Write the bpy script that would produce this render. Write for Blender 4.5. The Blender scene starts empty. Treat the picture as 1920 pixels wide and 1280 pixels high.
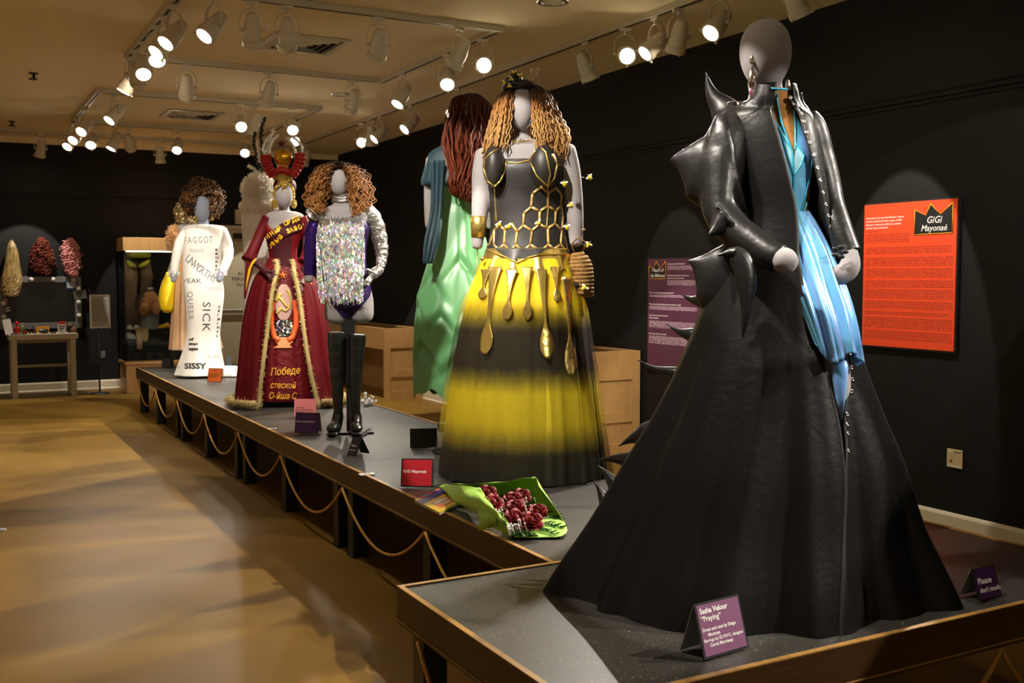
import bpy, bmesh, math, random
from math import sin, cos, pi, radians as R
from mathutils import Vector, Matrix
from mathutils.bvhtree import BVHTree

# ------------------------------------------------------------------ camera, world, exposure
S = bpy.context.scene
COL = S.collection
EYE = Vector((0, 0, 1.65)); FPX = 1951.0; YAW = R(28.68); PIT = R(3.615)
FWD = Vector((sin(YAW)*cos(PIT), cos(YAW)*cos(PIT), -sin(PIT)))
RGT = Vector((cos(YAW), -sin(YAW), 0)); UPV = RGT.cross(FWD)
cd = bpy.data.cameras.new('camera'); cam = bpy.data.objects.new('camera', cd); COL.objects.link(cam)
cam.matrix_world = Matrix.Translation(EYE) @ Matrix((RGT, UPV, -FWD)).transposed().to_4x4()
cd.sensor_width = 36.0; cd.lens = FPX/1920*36.0; cd.clip_end = 100; cd.clip_start = .05
cd.dof.use_dof = True; cd.dof.focus_distance = 4.3; cd.dof.aperture_fstop = 9.0
S.camera = cam
w = bpy.data.worlds.new('world'); S.world = w; w.use_nodes = True
w.node_tree.nodes['Background'].inputs[0].default_value = (1, .85, .65, 1)
w.node_tree.nodes['Background'].inputs[1].default_value = 0.0
S.view_settings.view_transform = 'Standard'; S.view_settings.look = 'None'
S.view_settings.gamma = 1; S.view_settings.use_curve_mapping = False
S.view_settings.exposure = 0.0
LAMP_W = 190.0            # power of one track lamp
LAMP_COL = (1.0, .92, .80)

# ------------------------------------------------------------------ geometry helpers
def ray(x, y): return FWD + RGT*((x-960)/FPX) + UPV*((640-y)/FPX)
def gp(x, y, z):
    d = ray(x, y); return EYE + d*((z-EYE.z)/d.z)
def wp(x, y, ax, v):
    d = ray(x, y); return EYE + d*((v-EYE[ax])/d[ax])
def lin(h):
    if isinstance(h, str): h = tuple(int(h[i:i+2], 16)/255 for i in (0, 2, 4))
    return tuple((c/12.92 if c <= .04045 else ((c+.055)/1.055)**2.4) for c in h[:3])
rnd = random.Random(7)

def cr(pts, n):
    """n+1 samples of a Catmull-Rom curve through tuples of any length"""
    P = [tuple(p) for p in pts]; m = len(P)-1; out = []
    for i in range(n+1):
        t = i/n*m; k = min(int(t), m-1); u = t-k
        a, b, c, d = P[max(k-1, 0)], P[k], P[k+1], P[min(k+2, m)]
        out.append(tuple(.5*((2*q)+(-p+r)*u+(2*p-5*q+4*r-s)*u*u+(-p+3*q-3*r+s)*u**3) for p, q, r, s in zip(a, b, c, d)))
    return out
def interp(tab, x):
    if x <= tab[0][0]: return tab[0][1:]
    for a, b in zip(tab, tab[1:]):
        if x <= b[0]:
            u = (x-a[0])/(b[0]-a[0]); u = u*u*(3-2*u)*.5+u*.5
            return tuple(p+(q-p)*u for p, q in zip(a[1:], b[1:]))
    return tab[-1][1:]

class MB:
    def __init__(s): s.v = []; s.f = []; s.t = []; s.m = []
    def add(s, vs, fs, t=0.0, mi=0):
        o = len(s.v); s.v += [tuple(v) for v in vs]
        s.t += (list(t) if isinstance(t, (list, tuple)) else [t]*len(vs))
        s.f += [tuple(i+o for i in f) for f in fs]; s.m += [mi]*len(fs); return s
    def box(s, x0, x1, y0, y1, z0, z1, M=None, mi=0):
        v = [Vector((x, y, z)) for z in (z0, z1) for y in (y0, y1) for x in (x0, x1)]
        if M is not None: v = [M @ p for p in v]
        return s.add(v, [(0, 2, 3, 1), (4, 5, 7, 6), (0, 1, 5, 4), (2, 6, 7, 3), (0, 4, 6, 2), (1, 3, 7, 5)], mi=mi)
    def grid(s, rows, closed=False, cap=False, t=None, mi=0):
        n = len(rows[0]); v = [p for r in rows for p in r]; f = []
        for j in range(len(rows)-1):
            for i in range(n if closed else n-1):
                k = (i+1) % n; f.append((j*n+i, j*n+k, (j+1)*n+k, (j+1)*n+i))
        if cap: f.append(tuple(range(n-1, -1, -1))); f.append(tuple((len(rows)-1)*n+i for i in range(n)))
        tt = 0.0 if t is None else [t[j] for j in range(len(rows)) for _ in range(n)]
        return s.add(v, f, tt, mi)
    def tube(s, path, r, seg=8, cap=True, flat=None, up=None, t=None, mi=0):
        """r: number, list, or list of (a, b); flat: second radius ratio; up: reference axis of the first radius"""
        P = [Vector(p) for p in path]; n = len(P); rows = []
        prev = Vector(up) if up is not None else None
        for i, p in enumerate(P):
            d = (P[min(i+1, n-1)]-P[max(i-1, 0)])
            d = d.normalized() if d.length > 1e-9 else Vector((0, 0, 1))
            if up is not None: prev = Vector(up)
            if prev is None: prev = Vector((1, 0, 0)) if abs(d.x) < .8 else Vector((0, 1, 0))
            a = prev-d*prev.dot(d)
            if a.length < 1e-6: a = d.orthogonal()
            a.normalize(); prev = a; b = d.cross(a)
            q = r[i] if isinstance(r, (list, tuple)) else r
            ra, rb = q if isinstance(q, (list, tuple)) else (q, q*(flat or 1))
            rows.append([p+a*(ra*cos(2*pi*k/seg))+b*(rb*sin(2*pi*k/seg)) for k in range(seg)])
        return s.grid(rows, True, cap, t, mi)
    def lathe(s, prof, seg=24, M=None, cap=True, mi=0):
        rows = []
        for r_, z in prof:
            row = [Vector((max(r_, 1e-4)*cos(2*pi*k/seg), max(r_, 1e-4)*sin(2*pi*k/seg), z)) for k in range(seg)]
            rows.append([M @ p for p in row] if M is not None else row)
        return s.grid(rows, True, cap, mi=mi)
    def ball(s, c, r, seg=12, rings=8, M=None, mi=0):
        rx, ry, rz = r if isinstance(r, (tuple, list)) else (r, r, r); rows = []
        for j in range(rings+1):
            th = -pi/2+pi*j/rings; k_ = max(cos(th), 1e-3)
            row = [Vector((rx*k_*cos(2*pi*k/seg), ry*k_*sin(2*pi*k/seg), rz*sin(th))) for k in range(seg)]
            rows.append([(M @ p if M is not None else p)+Vector(c) for p in row])
        return s.grid(rows, True, True, mi=mi)
    def prism(s, poly, h, M=None, mi=0):
        """poly in local xy, extruded to z = h"""
        n = len(poly); v = [Vector((x, y, 0)) for x, y in poly]+[Vector((x, y, h)) for x, y in poly]
        if M is not None: v = [M @ p for p in v]
        f = [tuple(range(n-1, -1, -1)), tuple(range(n, 2*n))]+[(i, (i+1) % n, n+(i+1) % n, n+i) for i in range(n)]
        return s.add(v, f, mi=mi)
    def mesh(s, name, smooth=True):
        me = bpy.data.meshes.new(name); me.from_pydata(s.v, [], s.f); me.update()
        if any(s.t):
            a = me.attributes.new('t', 'FLOAT', 'POINT'); a.data.foreach_set('value', s.t)
        if any(s.m): me.polygons.foreach_set('material_index', s.m)
        me.polygons.foreach_set('use_smooth', [smooth]*len(me.polygons))
        bm = bmesh.new(); bm.from_mesh(me); bmesh.ops.recalc_face_normals(bm, faces=bm.faces); bm.to_mesh(me); bm.free()
        return me
    def build(s, name, mat, parent=None, smooth=True, kind=None, label=None, auto=None, solid=None, bevel=None, sub=None):
        me = s.mesh(name, smooth)
        o = bpy.data.objects.new(name, me); COL.objects.link(o)
        for m in (mat if isinstance(mat, (list, tuple)) else [mat]): me.materials.append(m)
        if parent is not None: o.parent = parent
        if kind: o['kind'] = kind
        if label: o['label'] = label
        if auto and hasattr(me, 'set_sharp_from_angle'): me.set_sharp_from_angle(angle=R(auto))
        if bevel:
            b = o.modifiers.new('bevel', 'BEVEL'); b.width = bevel; b.segments = 2; b.limit_method = 'ANGLE'; b.harden_normals = False
        if solid:
            b = o.modifiers.new('solid', 'SOLIDIFY'); b.thickness = solid; b.offset = 0
        if sub:
            b = o.modifiers.new('sub', 'SUBSURF'); b.levels = sub; b.render_levels = sub
        return o

def thing(name, label, cat, loc=(0, 0, 0), rotz=0, group=None):
    o = bpy.data.objects.new(name, None); COL.objects.link(o); o.empty_display_size = .1
    o.location = loc; o.rotation_euler = (0, 0, rotz); o['label'] = label; o['category'] = cat
    if group: o['group'] = group
    return o
def tag(o, label, cat, group=None):
    o['label'] = label; o['category'] = cat
    if group: o['group'] = group
    return o
def struct(o): o['kind'] = 'structure'; return o
def dup(root, loc, rot, label, group=None):
    r = root.copy(); COL.objects.link(r); r.location = loc; r.rotation_euler = rot; r['label'] = label
    if group: r['group'] = group
    for ch in list(root.children):
        c = ch.copy(); COL.objects.link(c); c.parent = r
        for g in ch.children:
            d = g.copy(); COL.objects.link(d); d.parent = c
    return r
def voxel(o, size, smooth=4):
    """fuse the overlapping volumes of a mesh into one continuous skin"""
    m = o.modifiers.new('v', 'REMESH'); m.mode = 'VOXEL'; m.voxel_size = size; m.use_smooth_shade = True
    k = o.modifiers.new('s', 'SMOOTH'); k.iterations = smooth; k.factor = .5
    dg = bpy.context.evaluated_depsgraph_get(); dg.update()
    me = bpy.data.meshes.new_from_object(o.evaluated_get(dg)); old = o.data
    for mm in old.materials:
        if mm.name not in [x.name for x in me.materials if x]: me.materials.append(mm)
    o.modifiers.clear(); o.data = me; bpy.data.meshes.remove(old)
    me.polygons.foreach_set('use_smooth', [True]*len(me.polygons))
    return o

_txt = {}
def text2d(s, size=1.0, bold=0.0, shear=0.0, align='LEFT', spacing=1.0):
    key = (s, size, bold, shear, align, spacing)
    if key in _txt: return _txt[key]
    c = bpy.data.curves.new('t', 'FONT'); c.body = s; c.size = size; c.offset = bold*size; c.shear = shear
    c.align_x = align; c.space_character = spacing; c.resolution_u = 2; c.fill_mode = 'FRONT'
    o = bpy.data.objects.new('t', c); COL.objects.link(o)
    dg = bpy.context.evaluated_depsgraph_get(); dg.update()
    me = bpy.data.meshes.new_from_object(o.evaluated_get(dg))
    v = [(p.co.x, p.co.y) for p in me.vertices]; f = [tuple(q.vertices) for q in me.polygons]
    bpy.data.objects.remove(o); bpy.data.curves.remove(c); bpy.data.meshes.remove(me)
    _txt[key] = (v, f); return v, f
def put_text(mb, s, M, size, **k):
    """flat lettering: text plane xy mapped by matrix M"""
    v, f = text2d(s, size, **k); return mb.add([M @ Vector((x, y, 0)) for x, y in v], f)

class Fig:
    """frame of a dressed figure: origin on the platform, local x to the viewer's right, local y away"""
    def __init__(s, px, py, z, x=None):
        s.B = gp(px, py, z); s.px = px; s.py = py
        d = Vector((s.B.x, s.B.y, 0)).normalized(); s.ey = d; s.ex = Vector((d.y, -d.x, 0))
        s.rot = math.atan2(s.ex.y, s.ex.x); s.s = (s.B-EYE).dot(FWD)/FPX
        s.W = Matrix.Translation(s.B) @ Matrix.Rotation(s.rot, 4, 'Z'); s.I = s.W.inverted()
    def T(s, x, y, dy=0.0):
        d = ray(x, y); t = ((s.B-EYE).dot(s.ey)+dy)/d.dot(s.ey); P = EYE+d*t-s.B
        return Vector((P.dot(s.ex), dy, P.z))
    def z(s, y): return s.T(s.px, y).z
    def bvh(s, o):
        me = o.data; return BVHTree.FromPolygons([v.co.copy() for v in me.vertices], [tuple(p.vertices) for p in me.polygons])
    def hit(s, b, x, y, off=.003):
        o = s.I @ EYE; d = (s.I.to_3x3() @ ray(x, y)).normalized()
        if isinstance(b, (list, tuple)):
            best = None
            for q in b:
                h = q.ray_cast(o, d)
                if h[0] is not None and (best is None or h[3] < best[3]): best = h
            h = best or (None,)
        else: h = b.ray_cast(o, d)
        if h[0] is None: return None
        return h[0]-d*off
    def loft(s, secs, nz=40, na=48, fold=None, a0=0.0, a1=2*pi, opening=None, cap=False, px=True, ytop=None):
        """secs: (pixel row, left px, right px, depth ratio, depth offset m); rings around the vertical axis"""
        q = []
        for e in secs:
            y, l, r_ = e[:3]; ratio = e[3] if len(e) > 3 else .8; dy = e[4] if len(e) > 4 else 0
            L, Rr = s.T(l, y), s.T(r_, y); hx = (Rr.x-L.x)/2
            q.append((L.z, (L.x+Rr.x)/2, dy, hx, hx*ratio))
        rows = []; ts = []
        for j, (z, cx, cy, rx, ry) in enumerate(cr(q, nz)):
            t = j/nz; b0, b1 = (a0, a1) if opening is None else opening(t, z)
            closed = abs((b1-b0)-2*pi) < 1e-6 and opening is None
            row = []
            for i in range(na if closed else na+1):
                a = b0+(b1-b0)*i/na
                k = 1+(fold(a, t, z) if fold else 0)
                row.append(Vector((cx+rx*cos(a)*k, cy+ry*sin(a)*k, z)))
            rows.append(row); ts.append(t)
        z0, z1 = q[0][0], q[-1][0]; ts = [(z0-r_[0].z)/(z0-z1) for r_ in rows]
        mb = MB(); mb.grid(rows, closed, cap, ts); mb.n = len(rows[0]); mb.nr = len(rows)
        return mb
    def patch(s, b, rows, nx=8, off=.003, ny=None):
        """rows: (pixel row, x left, x right) lying on surface b"""
        mb = MB(); g = []
        n = ny or max(2, int(abs(rows[-1][0]-rows[0][0])/4)); lastd = None
        for j in range(n+1):
            y = rows[0][0]+(rows[-1][0]-rows[0][0])*j/n
            for p, q in zip(rows, rows[1:]):
                if p[0] <= y <= q[0] or p[0] >= y >= q[0]:
                    u = (y-p[0])/((q[0]-p[0]) or 1); xl = p[1]+(q[1]-p[1])*u; xr = p[2]+(q[2]-p[2])*u; break
            row = []
            for i in range(nx+1):
                h = s.hit(b, xl+(xr-xl)*i/nx, y, off); row.append(h)
            good = [h for h in row if h is not None]
            if not good: continue
            row = [h if h is not None else min(good, key=lambda g_: abs(row.index(g_)-i)) for i, h in enumerate(row)]
            g.append(row)
        if len(g) > 1: mb.grid(g)
        return mb
    def line(s, mb, b, pts, r=.003, seg=6, off=.002, step=5, flat=1, up=None):
        """a cord or strip lying on surface b along pixel points"""
        P = []
        for p, q in zip(pts, pts[1:]):
            n = max(1, int(math.dist(p, q)/step))
            for i in range(n): P.append((p[0]+(q[0]-p[0])*i/n, p[1]+(q[1]-p[1])*i/n))
        P.append(pts[-1]); H = [s.hit(b, x, y, off) for x, y in P]; H = [h for h in H if h is not None]
        if len(H) > 1: mb.tube(H, [r]*len(H) if isinstance(r, tuple) else r, seg, flat=flat, up=up)
        return mb
    def text(s, mb, b, txt, x, y, h, rot=0.0, off=.004, sx=1.0, **k):
        """lettering whose baseline starts at pixel (x, y), letters h pixels high, turned rot degrees clockwise in the picture"""
        v, f = text2d(txt, h/.72, **k); c, n = cos(R(rot)), sin(R(rot)); out = []; last = None
        for px_, py_ in v:
            px_ *= sx; X = x+px_*c+py_*n; Y = y+px_*n-py_*c
            H = s.hit(b, X, Y, off)
            out.append(H)
        ok = [i for i, h_ in enumerate(out) if h_ is not None]
        if not ok: return mb
        m = {i: k_ for k_, i in enumerate(ok)}
        return mb.add([out[i] for i in ok], [tuple(m[i] for i in q) for q in f if all(i in m for i in q)])

# ------------------------------------------------------------------ materials
def mat(name, col, rough=.6, metal=0.0, spec=None, bump=None, var=None, sheen=None, coat=None, emit=None, trans=None, alpha=None, aniso=None, coords='Object', sub=None):
    """bump: (scale, strength, detail[, stretch xyz]); var: (colour2, scale, low, high[, stretch])"""
    m = bpy.data.materials.new(name); m.use_nodes = True; nt = m.node_tree; N = nt.nodes; L = nt.links
    b = N['Principled BSDF']; col = lin(col) if isinstance(col, str) else col
    b.inputs['Base Color'].default_value = (*col, 1); b.inputs['Roughness'].default_value = rough; b.inputs['Metallic'].default_value = metal
    if spec is not None: b.inputs['Specular IOR Level'].default_value = spec
    if sheen: b.inputs['Sheen Weight'].default_value = sheen[0]; b.inputs['Sheen Roughness'].default_value = sheen[1]; b.inputs['Sheen Tint'].default_value = (*lin(sheen[2]), 1)
    if coat: b.inputs['Coat Weight'].default_value = coat[0]; b.inputs['Coat Roughness'].default_value = coat[1]
    if emit: b.inputs['Emission Color'].default_value = (*emit[0], 1); b.inputs['Emission Strength'].default_value = emit[1]
    if trans: b.inputs['Transmission Weight'].default_value = trans
    if alpha is not None: b.inputs['Alpha'].default_value = alpha
    tc = None
    def co(st):
        nonlocal tc
        if tc is None: tc = N.new('ShaderNodeTexCoord')
        if not st: return tc.outputs[coords]
        mp = N.new('ShaderNodeMapping'); mp.inputs['Scale'].default_value = st; L.new(tc.outputs[coords], mp.inputs[0]); return mp.outputs[0]
    if var:
        n = N.new('ShaderNodeTexNoise'); n.inputs['Scale'].default_value = var[1]; n.inputs['Detail'].default_value = 4
        L.new(co(var[4] if len(var) > 4 else None), n.inputs['Vector'])
        r_ = N.new('ShaderNodeValToRGB'); r_.color_ramp.elements[0].position = var[2]; r_.color_ramp.elements[1].position = var[3]
        r_.color_ramp.elements[0].color = (*col, 1); r_.color_ramp.elements[1].color = (*(lin(var[0]) if isinstance(var[0], str) else var[0]), 1)
        L.new(n.outputs['Fac'], r_.inputs[0]); L.new(r_.outputs[0], b.inputs['Base Color'])
    if bump:
        n = N.new('ShaderNodeTexNoise'); n.inputs['Scale'].default_value = bump[0]; n.inputs['Detail'].default_value = bump[2] if len(bump) > 2 else 3
        L.new(co(bump[3] if len(bump) > 3 else None), n.inputs['Vector'])
        k = N.new('ShaderNodeBump'); k.inputs['Strength'].default_value = bump[1]; k.inputs['Distance'].default_value = .02
        L.new(n.outputs['Fac'], k.inputs['Height']); L.new(k.outputs[0], b.inputs['Normal'])
    return m
def ramp_by_attr(m, stops, attr='t', noise=0.0, scale=30, stretch=None):
    nt = m.node_tree; N = nt.nodes; L = nt.links; a = N.new('ShaderNodeAttribute'); a.attribute_name = attr
    r_ = N.new('ShaderNodeValToRGB'); e = r_.color_ramp.elements
    while len(e) < len(stops): e.new(.5)
    for q, (p, c) in zip(e, stops): q.position = p; q.color = (*(lin(c) if isinstance(c, str) else c), 1)
    src = a.outputs['Fac']
    if noise:
        tc = N.new('ShaderNodeTexCoord'); mp = N.new('ShaderNodeMapping'); mp.inputs['Scale'].default_value = stretch or (1, 1, 1)
        L.new(tc.outputs['Object'], mp.inputs[0])
        n = N.new('ShaderNodeTexNoise'); n.inputs['Scale'].default_value = scale; L.new(mp.outputs[0], n.inputs['Vector'])
        x = N.new('ShaderNodeMath'); x.operation = 'MULTIPLY_ADD'; x.inputs[1].default_value = noise; L.new(n.outputs['Fac'], x.inputs[0])
        y = N.new('ShaderNodeMath'); y.operation = 'SUBTRACT'; y.inputs[1].default_value = noise*.5
        L.new(a.outputs['Fac'], y.inputs[0]); L.new(y.outputs[0], x.inputs[2]); src = x.outputs[0]
    L.new(src, r_.inputs[0]); L.new(r_.outputs[0], N['Principled BSDF'].inputs['Base Color']); return m
def holo(name, scale, sat, val, rough=.25, base=None, mixf=.5, cells=True, tilt=.35, metal=1.0, stretch=None):
    """holographic foil: hue set by small cells, each cell tilted a little"""
    m = mat(name, 'ffffff', rough, metal); nt = m.node_tree; N = nt.nodes; L = nt.links; b = N['Principled BSDF']
    tc = N.new('ShaderNodeTexCoord'); mp = N.new('ShaderNodeMapping'); mp.inputs['Scale'].default_value = stretch or (1, 1, 1); L.new(tc.outputs['Object'], mp.inputs[0])
    if cells:
        v = N.new('ShaderNodeTexVoronoi'); v.inputs['Scale'].default_value = scale; L.new(mp.outputs[0], v.inputs['Vector'])
        sx = N.new('ShaderNodeSeparateColor'); L.new(v.outputs['Color'], sx.inputs[0]); hue = sx.outputs[0]; colr = v.outputs['Color']
    else:
        v = N.new('ShaderNodeTexNoise'); v.inputs['Scale'].default_value = scale; v.inputs['Detail'].default_value = 1; L.new(mp.outputs[0], v.inputs['Vector'])
        lw = N.new('ShaderNodeLayerWeight'); lw.inputs[0].default_value = .4
        x = N.new('ShaderNodeMath'); x.operation = 'ADD'; L.new(v.outputs['Fac'], x.inputs[0]); L.new(lw.outputs['Facing'], x.inputs[1])
        y = N.new('ShaderNodeMath'); y.operation = 'MULTIPLY'; y.inputs[1].default_value = 2.6; L.new(x.outputs[0], y.inputs[0]); hue = y.outputs[0]; colr = None
        fr = N.new('ShaderNodeMath'); fr.operation = 'FRACT'; L.new(hue, fr.inputs[0]); hue = fr.outputs[0]
    c = N.new('ShaderNodeCombineColor'); c.mode = 'HSV'; L.new(hue, c.inputs[0]); c.inputs[1].default_value = sat; c.inputs[2].default_value = val
    if base:
        mx = N.new('ShaderNodeMix'); mx.data_type = 'RGBA'; mx.inputs[0].default_value = mixf; L.new(c.outputs[0], mx.inputs[7]); mx.inputs[6].default_value = (*lin(base), 1)
        L.new(mx.outputs[2], b.inputs['Base Color'])
    else: L.new(c.outputs[0], b.inputs['Base Color'])
    if colr is not None:
        g = N.new('ShaderNodeNewGeometry'); s1 = N.new('ShaderNodeVectorMath'); s1.operation = 'SUBTRACT'; s1.inputs[1].default_value = (.5, .5, .5); L.new(colr, s1.inputs[0])
        s2 = N.new('ShaderNodeVectorMath'); s2.operation = 'SCALE'; s2.inputs['Scale'].default_value = tilt*2; L.new(s1.outputs[0], s2.inputs[0])
        s3 = N.new('ShaderNodeVectorMath'); s3.operation = 'ADD'; L.new(g.outputs['Normal'], s3.inputs[0]); L.new(s2.outputs[0], s3.inputs[1])
        s4 = N.new('ShaderNodeVectorMath'); s4.operation = 'NORMALIZE'; L.new(s3.outputs[0], s4.inputs[0]); L.new(s4.outputs[0], b.inputs['Normal'])
    return m
def print_lines(m, ink, axis_u, axis_v, rows, strength=1.0):
    """rows of small print too fine to read: ink broken into words along u, lines along v (object coordinates, metres).
    rows: (v0, v1, u0, u1, pitch)"""
    nt = m.node_tree; N = nt.nodes; L = nt.links; b = N['Principled BSDF']
    def M(op, a, c=None, clamp=False):
        n = N.new('ShaderNodeMath'); n.operation = op; n.use_clamp = clamp
        for i, q in enumerate((a, c)):
            if q is None: continue
            if isinstance(q, (int, float)): n.inputs[i].default_value = q
            else: L.new(q, n.inputs[i])
        return n.outputs[0]
    tc = N.new('ShaderNodeTexCoord'); sp = N.new('ShaderNodeSeparateXYZ'); L.new(tc.outputs['Object'], sp.inputs[0])
    u = sp.outputs[axis_u]; v = sp.outputs[axis_v]; tot = None
    for v0, v1, u0, u1, pitch in rows:
        k = M('DIVIDE', M('SUBTRACT', v1, v), pitch); fl = M('FLOOR', k); fr = M('SUBTRACT', k, fl)
        ln = M('MULTIPLY', M('GREATER_THAN', fr, .28), M('LESS_THAN', fr, .78))
        cx = N.new('ShaderNodeCombineXYZ'); L.new(M('MULTIPLY', u, 1.0/pitch), cx.inputs[0]); L.new(M('MULTIPLY', fl, 7.31), cx.inputs[1])
        n = N.new('ShaderNodeTexNoise'); n.inputs['Scale'].default_value = 1.1; n.inputs['Detail'].default_value = 3; L.new(cx.outputs[0], n.inputs['Vector'])
        wd = M('GREATER_THAN', n.outputs['Fac'], .44)
        inb = M('MULTIPLY', M('MULTIPLY', M('GREATER_THAN', v, v0), M('LESS_THAN', v, v1)), M('MULTIPLY', M('GREATER_THAN', u, u0), M('LESS_THAN', u, u1)))
        k2 = M('MULTIPLY', M('MULTIPLY', ln, wd), inb); tot = k2 if tot is None else M('MAXIMUM', tot, k2)
    mx = N.new('ShaderNodeMix'); mx.data_type = 'RGBA'; L.new(M('MULTIPLY', tot, strength), mx.inputs[0])
    mx.inputs[6].default_value = b.inputs['Base Color'].default_value; mx.inputs[7].default_value = (*lin(ink), 1)
    L.new(mx.outputs[2], b.inputs['Base Color']); return m

M_floor = mat('sealed_concrete', (.205, .113, .020), .42, spec=.07, bump=(120, .05, 2), var=((.16, .086, .0145), 1.3, .35, .7), coords='Object')
M_ceil = mat('ceiling_paint', (.82, .69, .46), .9)
M_pale = mat('pale_wall_paint', (.60, .56, .48), .9)
M_black = mat('black_wall_paint', (.0052, .0047, .0039), .7, spec=.3, bump=(160, .06, 2))
M_rail = mat('black_gloss_trim', (.007, .007, .007), .55)
M_cream = mat('cream_trim_paint', (.66, .58, .42), .45)
M_door = mat('beige_door_paint', (.50, .43, .29), .5)
M_print_dark = mat('dark_print', (.03, .025, .02), .7)
M_white_print = mat('white_print', (.85, .82, .78), .7)
M_metal = mat('brushed_steel', (.55, .52, .48), .3, 1.0)
M_lampw = mat('white_lamp_enamel', (.62, .56, .46), .4)
M_track = mat('white_track_enamel', (.52, .46, .36), .45)
M_slot = mat('dark_slot', (.02, .018, .015), .7)
M_lens = mat('lit_lens', (1, 1, 1), .3, emit=((1.0, .85, .60), 54.0))
M_dark_metal = mat('black_steel', (.010, .010, .010), .45)
M_wood_dark = mat('stained_fascia_wood', (.062, .027, .008), .42, spec=.35, bump=(30, .04, 3, (1, 1, 14)), var=((.042, .018, .005), 12, .35, .7, (.4, .4, 9)))
M_edge = mat('honey_wood_edge', (.42, .23, .06), .4, var=((.27, .135, .035), 30, .4, .7, (1, .3, 3)))
M_maple = mat('maple_veneer', (.47, .265, .095), .42, var=((.40, .215, .07), 6, .35, .7, (6, 6, .6)))
M_gold = mat('gold_foil', (.92, .68, .20), .27, .92, bump=(26, .16, 3))
M_goldcord = mat('gold_cord', (.62, .34, .08), .38, .8, bump=(300, .5, 2))
# ------------------------------------------------------------------ the room
XW, YF, ZC = 5.646, 16.17, 3.583
XL, YN = -4.6, -3.2
struct(MB().box(XL, XW, YN, YF, -.1, 0).build('floor', M_floor, smooth=False))
struct(MB().box(XL, XW, YN, YF, ZC, ZC+.1).build('ceiling', M_ceil, smooth=False))
struct(MB().box(XW, XW+.12, YN, YF+.12, 0, ZC).build('wall_right', M_black, smooth=False))
struct(MB().box(XL-.12, XW, YF, YF+.12, 0, ZC).build('wall_far', M_black, smooth=False))
struct(MB().box(XL-.12, XL, YN, YF, 0, ZC).build('wall_left', M_pale, smooth=False))
struct(MB().box(XL-.12, XW+.12, YN-.12, YN, 0, ZC).build('wall_near', M_pale, smooth=False))
def baseboard(name, a, b, nrm):
    d = (Vector(b)-Vector(a)); L_ = d.length; d.normalize(); mb = MB()
    pr = [(0, 0), (.030, 0), (.030, .012), (.020, .026), (.020, .112), (.012, .128), (0, .133)]
    n = Vector(nrm); ra = [Vector(a)+n*x+Vector((0, 0, z)) for x, z in pr]; rb = [p+d*L_ for p in ra]
    mb.grid([ra, rb], False); k = len(pr); mb.f += [tuple(range(k)), tuple(range(2*k-1, k-1, -1))]; mb.m += [0, 0]
    return struct(mb.build(name, M_cream, smooth=False))
DX0, DX1, DZ = 3.52, 4.72, 2.36
baseboard('baseboard_right', (XW, YN, 0), (XW, YF, 0), (-1, 0, 0))
baseboard('baseboard_far_left', (XL, YF, 0), (DX0-.06, YF, 0), (0, -1, 0))
baseboard('baseboard_far_right', (DX1+.06, YF, 0), (XW-.02, YF, 0), (0, -1, 0))
def rail(name, a, b, nrm):
    d = Vector(b)-Vector(a); n = Vector(nrm); pr = [(0, -.035), (.012, -.035), (.012, -.015), (.026, -.005), (.026, .018), (.010, .035), (0, .035)]
    ra = [Vector(a)+n*x+Vector((0, 0, z)) for x, z in pr]; mb = MB(); mb.grid([ra, [p+d for p in ra]])
    return struct(mb.build(name, M_black, smooth=False))
rail('trim_1', (XL, YF, 2.757), (XW, YF, 2.757), (0, -1, 0))
rail('trim_2', (XW, YN, 2.80), (XW, YF, 2.80), (-1, 0, 0))
struct(MB().box(XL, XW, YF-.035, YF, ZC-.085, ZC).build('trim_3', M_ceil, smooth=False))

# beige service door in the far wall
d1 = struct(MB().box(DX0, DX1, YF-.03, YF-.001, .005, DZ).build('door_1', M_door, smooth=False))
mb = MB(); 
for x0, x1, z0, z1 in ((DX0-.06, DX0, 0, DZ+.06), (DX1, DX1+.06, 0, DZ+.06), (DX0, DX1, DZ, DZ+.06)): mb.box(x0, x1, YF-.05, YF-.001, z0, z1)
mb.build('door_frame', M_door, d1, smooth=False)
mb = MB(); mb.box(DX0+.1, DX1-.1, YF-.12, YF-.085, 1.075, 1.135)
for x in (DX0+.12, DX1-.16): mb.box(x, x+.06, YF-.09, YF-.03, 1.065, 1.145)
mb.build('push_bar', M_metal, d1, smooth=False, bevel=.004)
mb = MB(); mb.box(DX0+.42, DX0+.72, YF-.10, YF-.03, DZ-.14, DZ-.06); mb.tube([(DX0+.57, YF-.11, DZ-.1), (DX0+.8, YF-.2, DZ-.05), (DX0+.62, YF-.06, DZ+.02)], .012, 6)
mb.build('door_closer', M_dark_metal, d1, smooth=False)
def wallM(x, y, z, nx):   # text plane on a wall: 'far' reads along +x, 'right' reads along -y
    if nx == 'far': return Matrix(((1, 0, 0, x), (0, 0, -1, y), (0, 1, 0, z), (0, 0, 0, 1)))
    return Matrix(((0, 0, -1, x), (-1, 0, 0, y), (0, 1, 0, z), (0, 0, 0, 1)))
mb = MB()
for i, (t, h) in enumerate((('AUTHORIZED', .082), ('PERSONNEL ONLY', .082), ('No Public Access', .078))):
    put_text(mb, t, wallM(4.26, YF-.032, 1.655-i*.083, 'far'), h, align='CENTER', bold=.01)
mb.build('lettering', M_print_dark, d1, smooth=False)
o = MB(); o.box(3.98, 4.13, YF-.09, YF-.001, 2.44, 2.66); o = o.build('wall_box', M_door, smooth=False, bevel=.006)
tag(o, 'small beige box mounted on the far wall above the service door', 'fixture')

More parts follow.
